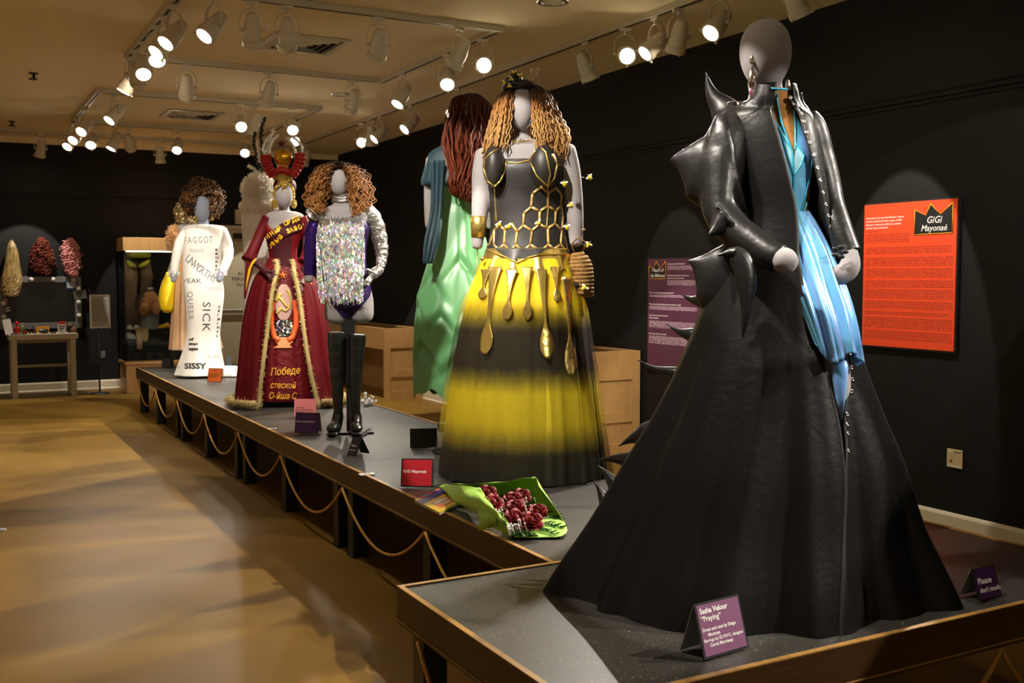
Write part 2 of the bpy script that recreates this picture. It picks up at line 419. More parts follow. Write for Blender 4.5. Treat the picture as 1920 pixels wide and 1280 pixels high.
# ------------------------------------------------------------------ platforms
M_deck = mat('grey_speckled_vinyl', (.038, .035, .030), .42, bump=(240, .05, 2))
def speckle(m):
    nt = m.node_tree; N = nt.nodes; L = nt.links; b = N['Principled BSDF']; tc = N.new('ShaderNodeTexCoord')
    v = N.new('ShaderNodeTexVoronoi'); v.inputs['Scale'].default_value = 95; L.new(tc.outputs['Object'], v.inputs['Vector'])
    sx = N.new('ShaderNodeSeparateColor'); L.new(v.outputs['Color'], sx.inputs[0])
    d = N.new('ShaderNodeMath'); d.operation = 'LESS_THAN'; d.inputs[1].default_value = .17; L.new(v.outputs['Distance'], d.inputs[0])
    g = N.new('ShaderNodeMath'); g.operation = 'GREATER_THAN'; g.inputs[1].default_value = .62; L.new(sx.outputs[0], g.inputs[0])
    k = N.new('ShaderNodeMath'); k.operation = 'MULTIPLY'; L.new(d.outputs[0], k.inputs[0]); L.new(g.outputs[0], k.inputs[1])
    r_ = N.new('ShaderNodeValToRGB'); r_.color_ramp.elements[0].color = (.55, .30, .06, 1); r_.color_ramp.elements[1].color = (.5, .45, .35, 1); L.new(sx.outputs[1], r_.inputs[0])
    mx = N.new('ShaderNodeMix'); mx.data_type = 'RGBA'; L.new(k.outputs[0], mx.inputs[0]); mx.inputs[6].default_value = b.inputs['Base Color'].default_value; L.new(r_.outputs[0], mx.inputs[7])
    L.new(mx.outputs[2], b.inputs['Base Color'])
speckle(M_deck)
M_deck2 = mat('grey_vinyl', (.043, .040, .036), .40, bump=(240, .05, 2), var=((.050, .045, .039), 3, .4, .7))
PZ = .54
def platform(x0, x1, y0, y1, label, legs, fascia, deck, group):
    t = thing('stage_platform', label, 'platform', ((x0+x1)/2, (y0+y1)/2, 0), 0, group)
    hx, hy = (x1-x0)/2, (y1-y0)/2
    MB().box(-hx+.022, hx-.022, -hy+(.022 if 'n' in fascia else 0), hy-(.022 if 'f' in fascia else 0), PZ-.05, PZ-.006).build('deck', deck, t, smooth=False)
    F_ = .135
    for s_, b in (('l', (-hx, -hx+.021, -hy, hy)), ('r', (hx-.021, hx, -hy, hy)), ('n', (-hx+.021, hx-.021, -hy, -hy+.021)), ('f', (-hx+.021, hx-.021, hy-.021, hy))):
        if s_ not in fascia: continue
        MB().box(*b, PZ-F_, PZ-.004).build('fascia_board', M_wood_dark, t, smooth=False)
        MB().box(*b, PZ-.004, PZ).build('edge_strip', M_edge, t, smooth=False)
        c = list(b); i = 0 if s_ in 'lr' else 2
        if s_ in 'ln': c[i] -= .003
        else: c[i+1] += .003
        MB().box(*c, PZ-F_+.012, PZ-F_+.016).build('bead_strip', M_edge, t, smooth=False)
    leg = None
    for lx in (-hx+.07, hx-.07):
        for ly in legs:
            if leg is None:
                mb = MB(); mb.box(-.045, .045, -.045, .045, .012, PZ-.05); mb.box(-.052, .052, -.052, .052, 0, .012)
                leg = mb.build('leg', M_dark_metal, t, smooth=False); q = leg
            else: q = leg.copy(); COL.objects.link(q); q.parent = t
            q.location = (lx, ly, 0)
    return t
X0, X1, Y0, LS = 2.04, 3.26, 3.425, 2.46
ords = ['nearest', 'second', 'third', 'farthest']
wearers = ['carrying the yellow gown and the bouquet', 'carrying the black thigh boots', 'carrying the red velvet gown', 'carrying the white lettered gown']
for k in range(4):
    platform(X0, X1, Y0+k*LS+.001, Y0+(k+1)*LS-.001, f'{ords[k]} of four joined grey stage platforms, {wearers[k]}', (-LS/2+.13, 0, LS/2-.13), 'l'+'r'+('f' if k == 3 else ''), M_deck2, 'joined platforms of the long runway')
platform(1.40, 3.89, 2.215, 3.423, 'separate foreground platform with gold speckled top under the black leather coat', (-.47, .47), 'lrnf', M_deck, None)
# gold cord draped in swags along the fascias
ct = thing('gold_cord', 'long gold rope draped in swags below the edge of the long platform row', 'rope', (X0-.006, Y0, PZ-.14))
ys = [.05, 1.18, 2.38, 3.66, 4.84, 6.08, 7.3, 8.52, 9.70]
for a, b in zip(ys, ys[1:]):
    sag = .25+rnd.uniform(-.02, .02)
    MB().tube([(0, a+(b-a)*i/20, -sag*(1-(2*i/20-1)**2)) for i in range(21)], .0085, 6).build('swag', M_goldcord, ct)
MB().tube([(2.02, 12.62+.56*i/12, .40-.2*(1-(2*i/12-1)**2)) for i in range(13)], .0085, 6).v and None
ct2 = thing('gold_cord', 'gold rope swagged below the edge of the speckled foreground platform', 'rope', (1.394, 2.25, PZ-.14))
for a, b in ((.97, .12),): MB().tube([(0, a+(b-a)*i/20, -.28*(1-(2*i/20-1)**2)) for i in range(21)], .009, 6).build('swag', M_goldcord, ct2)
for a, b in ((.02, .85), (.85, 1.68), (1.68, 2.45)): MB().tube([(a+(b-a)*i/20, -.042, -.26*(1-(2*i/20-1)**2)) for i in range(21)], .009, 6).build('swag', M_goldcord, ct2)

# ------------------------------------------------------------------ ceiling fittings
ZT = ZC-.001
M_trackslot = M_slot
def track(label, a, b):
    """surface track from a to b (xy)"""
    ax, ay = a; bx, by = b; L_ = math.hypot(bx-ax, by-ay); ang = math.atan2(by-ay, bx-ax)
    t = thing('light_track', label, 'track', (ax, ay, ZT), ang, 'ceiling lighting tracks')
    MB().box(0, L_, -.0275, .0275, -.045, 0).build('channel', M_track, t, smooth=False, bevel=.002)
    MB().box(.03, L_-.03, -.010, .010, -.0465, -.0451).build('slot', M_trackslot, t, smooth=False)
A0, A1 = 1.48, 3.85
for nm, y0, y1 in (('nearer', 7.26, 9.69), ('farther', 11.62, 14.02)):
    track(f'long white track forming the left side of the {nm} ceiling track square', (A0, y0-.0275), (A0, y1+.0275))
    track(f'long white track forming the right side of the {nm} ceiling track square', (A1, y0-.0275), (A1, y1+.0275))
    track(f'white track forming the front side of the {nm} ceiling track square', (A0+.0285, y0), (A1-.0285, y0))
    track(f'white track forming the back side of the {nm} ceiling track square', (A0+.0285, y1), (A1-.0285, y1))
track('straight white track running the length of the ceiling along the right wall', (4.63, -2.5), (4.63, 15.3))
track('straight white track crossing the ceiling just before the far wall', (-1.5, 15.3), (4.56, 15.3))
track('white track left of the platforms overhead, nearest the camera', (A0, 2.3), (A0, 5.6))

M_lampcol = M_lampw
def lamp_proto():
    t = thing('track_spotlight', '', 'lamp', (0, 0, 0))
    mb = MB(); mb.box(-.045, .045, -.014, .014, -.072, -.046); mb.tube([(0, 0, -.07), (0, 0, -.10)], .010, 8)
    mb.build('track_adapter', M_lampw, t, smooth=False, bevel=.003)
    P = cr([(-.080, 0, -.25), (-.085, 0, -.20), (-.075, 0, -.145), (-.04, 0, -.108), (0, 0, -.10), (.04, 0, -.108), (.075, 0, -.145), (.085, 0, -.20), (.080, 0, -.25)], 28)
    mb = MB(); mb.tube(P, [(.011, .0035)]*len(P), 8, up=(0, 1, 0))
    mb.build('yoke', M_lampw, t)
    h = MB().lathe([(0, .125), (.024, .124), (.038, .115), (.044, .100), (.057, .030), (.062, .0), (.062, -.072), (.056, -.078), (.056, -.085)], 24).build('lamp_housing', M_lampw, t, auto=40)
    h.location = (0, 0, -.245)
    mb = MB(); mb.lathe([(.063, -.062), (.071, -.066), (.072, -.10), (.069, -.112), (.058, -.112), (.053, -.094), (.053, -.07)], 28, cap=False)
    for k in range(3):
        a = 2*pi*k/3+.5; mb.box(.066, .084, -.007, .007, -.114, -.102, Matrix.Rotation(a, 4, 'Z'))
    mb.build('bezel_ring', M_lampw, h, auto=40)
    mb = MB(); mb.lathe([(.0535, -.096), (.045, -.094), (.03, -.0925), (0, -.092)], 24, cap=False); mb.build('lens', M_lens, h)
    for s_ in (-1, 1): MB().tube([(s_*.060, 0, 0), (s_*.092, 0, 0)], [.011, .010], 10).build('tilt_knob', M_lampw, h)
    ld = bpy.data.lights.new('spot', 'SPOT'); ld.energy = LAMP_W; ld.color = LAMP_COL; ld.spot_size = R(48); ld.spot_blend = .45; ld.shadow_soft_size = .045
    lo = bpy.data.objects.new('lamp_light', ld); COL.objects.link(lo); lo.parent = h; lo.location = (0, 0, -.125)
    return t
LP = lamp_proto(); _first = [True]; WIDE = {}
def lamp(x, y, target, label, power=1.0, size=None):
    piv = Vector((x, y, ZT-.245)); d = Vector(target)-piv
    yaw = math.atan2(-d.x, d.y); tau = math.atan2(math.hypot(d.x, d.y), -d.z)
    if _first[0]:
        t = LP; _first[0] = False; t.location = (x, y, ZT); t.rotation_euler = (0, 0, yaw); t['label'] = label; t['group'] = 'white track lamps on the ceiling'
    else: t = dup(LP, (x, y, ZT), (0, 0, yaw), label, 'white track lamps on the ceiling')
    for c in t.children:
        if c.name.startswith('lamp_housing'):
            c.rotation_euler = (tau, 0, 0)
            for g in c.children:
                if g.type == 'LIGHT' and (power != 1.0 or size):
                    g.data = g.data.copy(); g.data.energy = LAMP_W*power
                    if size: g.data.spot_size = R(size)
                    if target[2] == 0: g.data.spot_blend = .10; g.data.shadow_soft_size = .022
    return t
def at(px, py): p = gp(px, py, ZT-.2); return p
def on_x(x, px, py): return x, wp(px, py, 0, x).y
def on_y(y, px, py): return wp(px, py, 1, y).x, y
W_ = 'white track lamp'
N_, F2 = 'nearer square', 'farther square'
YG = (2.85, 5.09); BK = (2.52, 2.79)
lamps = [
 # left side of the nearer square (front to back)
 ((A0, 7.62), (-1.4, 6.3, 0), f'{W_} tilted left, frontmost on {N_} left side', .9, 40),
 ((A0, 7.98), (-1.6, 6.6, 0), f'{W_} tilted left, second from the front on {N_} left side', .9, 40),
 ((A0, 8.30), (0.9, 5.2, 0), f'{W_} with glaring lens, third from the front on {N_} left side', .45, 40),
 ((A0, 8.92), (1.0, 5.6, 0), f'{W_} with glaring lens, fourth from the front on {N_} left side', .45, 40),
 ((A0, 9.28), (2.5, 11.7, 1.5), f'{W_} seen from behind near the back corner of {N_} left side', 1, None),
 ((A0, 9.62), (-.3, 9.9, 0), f'{W_} tilted away, last on {N_} left side', .8, 40),
 # front side
 (on_y(7.26, 400, 40), (-1.2, 6.1, 0), f'{W_} with lit oval lens facing left on {N_} front side', .9, 40),
 (on_y(7.26, 473, 45), (2.3, 8.84, 1.2), f'{W_} beside the left facing lamp, seen from behind on {N_} front side', .8, 34),
 (on_y(7.26, 538, 48), (2.6, 8.84, 1.6), f'{W_} before the square vent, seen from behind on {N_} front side', .8, 34),
 (on_y(7.26, 710, 70), (3.3, 9.6, .6), f'{W_} seen from behind right of the square vent on {N_} front side', .6, None),
 (on_y(7.26, 861, 90), (2.65, 8.8, .9), f'{W_} seen from behind at the right end of {N_} front side', .8, 36),
 # right side
 (on_x(A1, 905, 112), (1.35, 1.2, 1.5), f'{W_} with brightest star-like lens on {N_} right side', .35, 40),
 (on_x(A1, 840, 140), (2.3, 5.4, .6), f'{W_} with glaring lens, second from the front on {N_} right side', .5, 40),
 (on_x(A1, 755, 162), (2.57, 8.84, 1.5), f'{W_} turned left, last on {N_} right side', .7, 36),
 # back side
 (on_y(9.69, 350, 150), (2.35, 11.7, 1.2), f'{W_} seen from behind at the left of {N_} back side', .9, 34),
 (on_y(9.69, 504, 163), (2.6, 11.2, 1.2), f'{W_} hanging straight down in the middle of {N_} back side', .8, 34),
 (on_y(9.69, 662, 178), (3.6, 12.2, .4), f'{W_} seen from behind beside the small ceiling disc on {N_} back side', .6, None),
 # farther square
 (on_x(A0, 160, 228), (-1.0, 10.0, 0), f'{W_} tilted left, frontmost on {F2} left side', .8, 40),
 (on_x(A0, 144, 240), (-1.0, 10.9, 0), f'{W_} tilted left, middle one on {F2} left side', .8, 40),
 (on_x(A0, 133, 254), (-.8, 11.9, 0), f'{W_} tilted left, last on {F2} left side', .8, 40),
 (on_y(11.62, 216, 203), (-1.1, 10.4, 0), f'{W_} with lit oval lens facing left on {F2} front side', .8, 40),
 (on_y(11.62, 451, 216), (2.2, 7.4, .4), f'{W_} with glaring lens, left of a pair on {F2} front side', .4, 40),
 (on_y(11.62, 476, 220), (2.5, 13.6, .8), f'{W_} seen from behind, right of a pair on {F2} front side', .7, None),
 (on_y(11.62, 548, 222), (2.4, 7.2, .4), f'{W_} with glaring lens at the right end of {F2} front side', .4, 40),
 (on_x(A1, 553, 250), (2.5, 8.4, .6), f'{W_} with glaring lens on {F2} right side', .4, 40),
 (on_y(14.02, 172, 256), (.6, 10.5, 0), f'{W_} with glaring lens at the left end of {F2} back side', .8, 50),
 (on_y(14.02, 460, 270), (2.3, 10.2, .4), f'{W_} with glaring lens at the right of {F2} back side', .4, 40),
 (on_y(14.02, 215, 258), (.2, 13.6, 0), f'{W_} turned left on {F2} back side', .9, 60),
 (on_y(14.02, 243, 258), (2.8, 15.8, 1.3), f'{W_} seen from behind beside a left turned lamp on {F2} back side', .9, None),
 (on_y(14.02, 333, 263), (1.6, 10.8, 0), f'{W_} with glaring lens in the middle of {F2} back side', .6, 50),
 # track before the far wall
 (on_y(15.3, 76, 268), (.9, 16.1, .7), f'{W_} tilted down left over the vanity table', .9, 55),
 (on_y(15.3, 300, 282), (2.9, 15.7, .6), f'{W_} hanging straight down over the display case', .9, 50),
 # right hand track, front to back
 (on_x(4.63, 1490, 5), (5.64, 4.85, 1.55), f'{W_} above the black coat beside the right wall, nearest one', .9, 36),
 (on_x(4.63, 1348, 35), (.9, 4.9, 0), f'{W_} with lit slanted lens left of the nearest one on the right track', 3.4, 46),
 (on_x(4.63, 1272, 62), (4.95, 7.5, .4), f'{W_} pointing steeply down beside a turned lamp on the right track', 1.6, 44),
 (on_x(4.63, 1228, 74), (.8, 6.6, 0), f'{W_} turned left between glaring lamp and steep lamp on right track', 3.4, 46),
 (on_x(4.63, 1172, 95), (2.75, 2.75, 1.9), f'{W_} with large glaring lens near the front of the right track', 1.4, 36),
 (on_x(4.63, 1098, 118), (5.64, 7.3, 1.3), f'{W_} seen from the side above the beige braids on the right track', .5, 36),
 (on_x(4.63, 857, 188), (.8, 8.6, 0), f'{W_} half hidden behind the long red hair on the right track', 3.2, 46),
 (on_x(4.63, 770, 222), (.8, 10.2, 0), f'{W_} alone left of the long red hair on the right track', 3.2, 46),
 (on_x(4.63, 713, 243), (.9, 11.6, 0), f'{W_} with a bright rim, rightmost of three close lamps on the right track', 3.0, 46),
 (on_x(4.63, 695, 246), (4.9, 12.7, .4), f'{W_} seen from behind, middle of three close lamps on the right track', 2.0, 50),
 (on_x(4.63, 678, 254), (2.7, 7.6, .8), f'{W_} with glaring lens, leftmost of three close lamps on the right track', .5, 40),
 (on_x(4.63, 573, 296), (4.3, 15.8, 1.0), f'{W_} at the far end of the right track behind the red headdress', .7, 50),
]
# unseen lamps, added because the visible ones leave nearest gowns and ceiling dim
hidden = [
 ((A0, 3.05), (2.62, 2.70, 1.72), .9, 24, 'onto the chest of the black coat'), ((A0, 2.65), (2.6, 2.7, 1.0), 1.0, 40, 'onto the skirt of the black coat'),
 ((A0, 4.05), (2.85, 5.09, 2.0), 1.6, 30, 'onto the black corset'), ((A0, 4.5), (2.85, 5.0, 1.0), 1.5, 36, 'onto the yellow skirt'),
 ((A0, 4.95), (2.9, 5.9, 1.9), 1.1, 30, 'onto the green gown'), ((A0, 5.35), (2.55, 7.12, 1.6), 1.2, 30, 'onto the silver fringe'),
 ((4.63, 1.6), (2.6, 2.75, 1.5), 2.0, 28, 'from the right onto the blue dress'), ((4.63, 2.4), (5.64, 4.8, 1.65), .7, 34, 'onto the orange panel'),
 ((3.05, .25), (2.60, 2.70, 1.85), 1.2, 20, 'from the front onto the blue bodice'),  # added front lamp to brighten the blue bodice
 ((4.63, .6), (1.72, 2.55, .5), 3.2, 17, 'onto the speckled platform'),
 ((-1.9, 6.2), (-4.6, 7.0, 1.2), .8, 80, 'washing the left wall farther back'), ((-1.9, 3.2), (-4.6, 3.4, 1.2), .6, 80, 'washing the left wall beside the platforms'),  # added wash lamps: bounce off the pale walls brightens the ceiling
 ((-1.9, .3), (-4.6, 0.2, 1.2), .6, 80, 'washing the left wall near the camera'), ((-1.9, 9.4), (-4.6, 10.6, 1.2), 1.1, 80, 'washing the left wall beside the far square'),
 ((1.5, -1.0), (1.2, -3.2, 1.2), 1.1, 80, 'washing the wall behind the camera'), ((4.63, 3.6), (.9, 3.0, 0), 3.2, 44, 'across the platforms onto the floor'),
]
for p, tg, lb, pw, sz in lamps: lamp(p[0], p[1], tg, lb.replace('seen from behind', 'seen from behind'), pw, sz)
for i, (p, tg, pw, sz, lb) in enumerate(hidden):
    lamp(p[0], p[1], tg, f'added track lamp overhead outside the frame, aimed {lb}', pw, sz)
track('added short white track before the foreground platform, outside the frame', (2.6, .25), (3.5, .25))  # added to carry the unseen lamp on the blue bodice
track('added white track over the open floor on the left, outside the frame', (-1.9, -.5), (-1.9, 10.2))  # added to carry the unseen lamps that wash the left wall

# two square air diffusers
for k, (cx, cy, lb) in enumerate(((2.70, 8.57, 'square white ceiling air diffuser inside the nearer track square'), (2.695, 12.94, 'square white ceiling air diffuser inside the farther track square'))):
    t = thing('ceiling_vent', lb, 'vent', (cx, cy, ZC), 0, 'square ceiling diffusers')
    def sqring(a, b, z0, z1):
        m_ = MB(); P = lambda h, z: [Vector((-h, -h, z)), Vector((h, -h, z)), Vector((h, h, z)), Vector((-h, h, z))]
        m_.grid([P(a, z0), P(b, z1), P(b, z1+.004), P(a, z0+.004), P(a, z0)], True); return m_
    sqring(.325, .27, -.012, -.016).build('frame', M_track, t, smooth=False)
    MB().box(-.27, .27, -.27, .27, -.002, -.001).build('duct_back', M_slot, t, smooth=False)
    for a in (.262, .205, .148, .091): sqring(a-.004, a-.034, -.004, -.026).build('louver', M_track, t, smooth=False)
    MB().box(-.04, .04, -.04, .04, -.022, -.018).build('louver', M_track, t, smooth=False)
for x, y, lb in ((.832, 11.06, 'small sprinkler head in the ceiling left of the nearer track square'), (.831, 14.6, 'small sprinkler head in the ceiling near the far left')):
    t = thing('sprinkler_head', lb, 'sprinkler', (x, y, ZC), 0, 'ceiling sprinklers')
    mb = MB(); mb.lathe([(.045, -.001), (.045, -.006), (.02, -.012), (.012, -.012), (.012, -.045), (.004, -.05)], 16); mb.build('body', M_dark_metal, t)
    mb = MB(); mb.lathe([(.05, -.056), (.05, -.059)], 12); mb.tube([(.012, 0, -.03), (.03, 0, -.045), (.012, 0, -.058)], .003, 5); mb.tube([(-.012, 0, -.03), (-.03, 0, -.045), (-.012, 0, -.058)], .003, 5); mb.build('deflector', M_dark_metal, t)
for x, y, lb in ((3.805, 10.75, 'round recessed ceiling downlight just behind the nearer track square'), (3.838, 6.42, 'round recessed ceiling downlight at the top edge, before the nearer track square')):
    t = thing('recessed_downlight', lb, 'lamp', (x, y, ZC), 0, 'recessed ceiling downlights')
    MB().lathe([(.115, -.001), (.115, -.010), (.085, -.012), (.085, -.002)], 28, cap=False).build('trim_ring', M_metal, t)
    MB().lathe([(.085, -.003), (0, -.003)], 24, cap=False).build('diffuser', mat('frosted_glass', (.7, .62, .5), .5) if 'frosted_glass' not in bpy.data.materials else bpy.data.materials['frosted_glass'], t)

# ------------------------------------------------------------------ wall panels, switch plate
def wall_panel(name, y_left, z0, w_, h_, m_face, label, cat):
    t = thing(name, label, cat); t.matrix_world = wallM(XW-.001, y_left, z0, 'right')
    MB().box(-.012, w_+.012, -.012, h_+.012, 0, .022).build('backing_board', M_rail, t, smooth=False)
    MB().box(0, w_, 0, h_, .022, .026).build('face', m_face, t, smooth=False); return t
def crown(t, P, frame_m, M_=.027):
    n = len(P); cx = sum(p[0] for p in P)/n; cy = sum(p[1] for p in P)/n
    MB().prism(P, .0015, Matrix.Translation((0, 0, .0262))).build('crown_badge', M_rail, t, smooth=False)
    mb = MB(); Q = [Vector((p[0]-.004*(1 if p[0] < cx else 1), p[1], .0285)) for p in P]
    for a, b in zip(Q, Q[1:]+Q[:1]): mb.tube([a, b], .0032, 5, flat=.3)
    mb.build('crown_outline', frame_m, t)
M_orange = mat('orange_panel', lin('ee4a20'), .55); OW, OH = .75, .966
print_lines(M_orange, '7c2412', 0, 1, [(.70, .765, .015, .385, .0125), (.625, .675, .015, .72, .0125), (.545, .605, .015, .735, .0125), (.465, .53, .015, .73, .0125), (.40, .45, .015, .735, .0125), (.325, .39, .015, .735, .0125), (.255, .31, .015, .735, .0125), (.215, .24, .015, .70, .0125), (.125, .20, .015, .735, .0125), (.045, .11, .015, .735, .0125), (.775, .787, .015, .13, .0125)], .75)
op = wall_panel('wall_panel', 5.185, 1.17, OW, OH, M_orange, 'orange text panel with black crown badge on the black right wall', 'sign')
def oc(x, y):
    top = 165-(x-245)*.0654; bot = 1150+(x-245)*.0732; return ((x-245)/642*OW, (bot-y)/(bot-top)*OH)
M_yel = mat('orange_yellow_line', lin('f5a21a'), .5)
crown(op, [oc(*p) for p in ((613, 200), (690, 240), (718, 158), (785, 232), (865, 150), (865, 362), (613, 375))], M_yel)
mb = MB()
def flat_text(mb, s, x, y, h, z=.0285, **k): return put_text(mb, s, Matrix.Translation((x, y, z)), h, **k)
flat_text(mb, 'GiGi', .578, oc(740, 292)[1], .062, align='CENTER', shear=.25, bold=.012); flat_text(mb, 'Mayonaé', .578, oc(740, 347)[1], .056, align='CENTER', shear=.25, bold=.012)
for i, s_ in enumerate(('Community Co-Curator Paul Michael L. Alfonso', 'sat down with Brenda Webb, mother of GiGi', 'Mayonaé, to discuss her child’s love of dance', 'and their dreams of stardom.')):
    flat_text(mb, s_, .015, .868-i*.0225, .0165, z=.0266, bold=.022)
mb.build('lettering', M_white_print, op, smooth=False)
M_purp = mat('purple_panel', lin('5a2c45'), .55); PW, PH = .75, .975
print_lines(M_purp, 'e8c8d8', 0, 1, [(.875, .915, .285, .70, .012), (.745, .79, .285, .68, .012), (.635, .66, .02, .70, .012), (.525, .558, .02, .70, .012), (.36, .425, .02, .70, .012), (.22, .29, .02, .70, .012)], .8)
pp = wall_panel('wall_panel', 7.70, .823, PW, PH, M_purp, 'purple text panel with gold crown badge on the black wall behind spikes', 'sign')
def pc(x, y): return ((x-108)/510*PW*.86, (1330-y)/1250*PH)
crown(pp, [(.02, .80), (.02, .915), (.085, .885), (.125, .955), (.19, .89), (.265, .955), (.265, .80)], M_yel)
mb = MB(); flat_text(mb, 'Peach of', .145, .862, .048, align='CENTER', shear=.25, bold=.015); flat_text(mb, 'the Midwest', .143, .815, .042, align='CENTER', shear=.25, bold=.015)
for s_, x, y in (('How did you start getting into drag?', .285, .925), ('What is the change that drag brought to you', .285, .823), ('and has grown into something else?', .285, .80), ('What’s your favorite memory about drag performing?', .02, .67), ('What are the most important things to you when putting it together?', .02, .567), ('Can you tell us about a favorite moment?', .02, .467), ('What was it about it?', .02, .443), ('How did you come by your drag style?', .02, .302)):
    flat_text(mb, s_, x, y, .0165, z=.0266, bold=.03)
mb.build('lettering', M_white_print, pp, smooth=False)
t = thing('switch_plate', 'cream two-gang wall plate with red dot low on the right wall', 'switch'); t.matrix_world = wallM(XW-.001, 4.479, .424, 'right')
MB().box(0, .118, 0, .120, 0, .007).build('plate', mat('ivory_plastic', (.62, .50, .28), .4), t, smooth=False, bevel=.003)
MB().box(.029, .040, .036, .052, .007, .010).build('indicator', mat('dark_red_plastic', (.25, .02, .012), .4), t, smooth=False)
mb = MB()
for x0, x1, y0, y1, in ((.055, .06, .1, .112), (.062, .108, .1, .106)): mb.box(x0, x1, y0, y1, .0071, .0074)
mb.build('ink_marks', M_print_dark, t, smooth=False)
mb = MB(); mb.box(.012, .108, .008, .016, .0071, .0074); mb.box(.012, .05, .1, .108, .0071, .0074); mb.build('label_strips', M_white_print, t, smooth=False)
for x, y in ((.059, .06),): MB().lathe([(.0035, .007), (.0035, .0085)], 8, Matrix.Translation((x, y, 0))).build('screw', M_metal, t)
# ------------------------------------------------------------------ dressed mannequins: shared pieces
M_jersey = mat('grey_lilac_jersey', (.30, .275, .285), .85, bump=(700, .08, 2), sheen=(.15, .5, 'ffffff'))
M_jersey_blue = mat('grey_blue_jersey', (.27, .29, .37), .85, sheen=(.15, .5, 'ffffff'))
M_leather = mat('black_leather', (.0085, .0078, .0072), .39, spec=.36, bump=(17, .20, 6), coat=(.13, .27))
M_leather3 = mat('soft_black_leather', (.0072, .0066, .0060), .43, spec=.20, bump=(40, .10, 5), coat=(.05, .24))
M_leather2 = mat('black_matte_leather', (.018, .016, .015), .46, spec=.5, bump=(120, .08, 3))
M_lining = mat('black_velvet_lining', (.006, .006, .006), .9)
M_silver = mat('silver_metal', (.72, .68, .62), .22, 1.0)
M_gem = holo('faceted_crystal', 160, .35, 1.0, .12, tilt=.5, metal=.25)
M_teal_cord = mat('teal_piping', lin('2fa5c4'), .35)
M_nude = mat('nude_mesh', lin('a06c33'), .8, bump=(900, .2, 1))
M_bee_y = mat('bee_yellow', lin('f2d420'), .5); M_bee_b = mat('bee_black', (.02, .016, .01), .5); M_bee_w = mat('bee_wing', (.8, .75, .6), .3)

def body_mesh(fig, root, pieces, mat_, size=.008, smooth=2, name='body'):
    """pieces: MB volumes that are fused into one continuous body"""
    mb = MB()
    for p in pieces: mb.add(p.v, p.f)
    return voxel(mb.build(name, mat_, root), size, smooth)
def limb(fig, pts, seg=14):
    """pts: (px, py, depth m, radius px)"""
    P = cr([(*fig.T(x, y, d), r_*fig.s) for x, y, d, r_ in pts], len(pts)*6)
    n = len(P); R_ = [p[3] for p in P]; P = [Vector(p[:3]) for p in P]
    # rounded ends
    d0 = (P[0]-P[1]).normalized(); d1 = (P[-1]-P[-2]).normalized()
    A = [P[0]+d0*R_[0]*k for k in (.55, .4, .2)]; B = [P[-1]+d1*R_[-1]*k for k in (.2, .4, .55)]
    return MB().tube(A+P+B, [R_[0]*k for k in (.35, .7, .92)]+R_+[R_[-1]*k for k in (.92, .7, .35)], seg)
def egg(fig, x0, x1, y0, y1, ratio=1.12, dy=0.0, low=.80):
    cx, h = (x0+x1)/2, (x1-x0)/2; secs = []
    for k in range(13):
        u = k/12; y = y0+(y1-y0)*(.5-.5*cos(pi*u)); w_ = max(0, 1-abs(2*(y-y0)/(y1-y0)-1)**2.3)**.46; v = (y-y0)/(y1-y0)
        g = 1 if v < .45 else 1-(1-low)*((v-.45)/.55)**1.5
        secs.append((y, cx-h*max(w_*g, .04), cx+h*max(w_*g, .04), ratio, dy))
    return fig.loft(secs, 26, 28, cap=True)
def spike(fig, tip, b0, b1, d_tip, d_base, name, root, m, thick=.8, curve=(0, 0), sink=.35):
    """leather cone: tip pixel, the two pixels bounding its base"""
    bx, by = (b0[0]+b1[0])/2, (b0[1]+b1[1])/2; r_ = math.dist(b0, b1)/2*fig.s
    ex, ey = bx+(bx-tip[0])*sink, by+(by-tip[1])*sink
    pts = [(ex, ey, d_base), (bx, by, d_base), (bx*.5+tip[0]*.5+curve[0], by*.5+tip[1]*.5+curve[1], (d_base+d_tip)/2), tip+(d_tip,)]
    P = cr([tuple(fig.T(x, y, d)) for x, y, d in pts], 18)
    n = len(P); rad = []
    for i in range(n):
        u = max(0, (i/(n-1)-.33)/.67); rad.append(max(r_*(1-u)**1.25, .0025))
    return MB().tube(P, [(a, a*thick) for a in rad], 14, up=(0, .05, 1) if abs(tip[1]-by) < abs(tip[0]-bx) else (1, .05, 0)).build(name, m, root)
def bee(root, c, size=.02, rot=0.0):
    M = Matrix.Translation(c) @ Matrix.Rotation(rot, 4, 'Y') @ Matrix.Scale(size, 4); mb = MB()
    L3 = Matrix.Identity(4)
    def ell(cx, cz, r1, r3, mi, y=0, ry=None):
        k = len(mb.v); mb.ball((cx, y, cz), (r1, ry or r1, r3), 8, 6, mi=mi)
        for i in range(k, len(mb.v)): mb.v[i] = tuple(M @ Vector(mb.v[i]))
    ell(0, 0, .34, .52, 0)
    for z in (-.22, .1): ell(0, z, .36, .08, 1)
    ell(0, .5, .22, .22, 1)
    ell(-.38, .25, .30, .20, 2, -.15, .05); ell(.38, .25, .30, .20, 2, -.15, .05)
    return mb.build('bee', [M_bee_y, M_bee_b, M_bee_w], root)
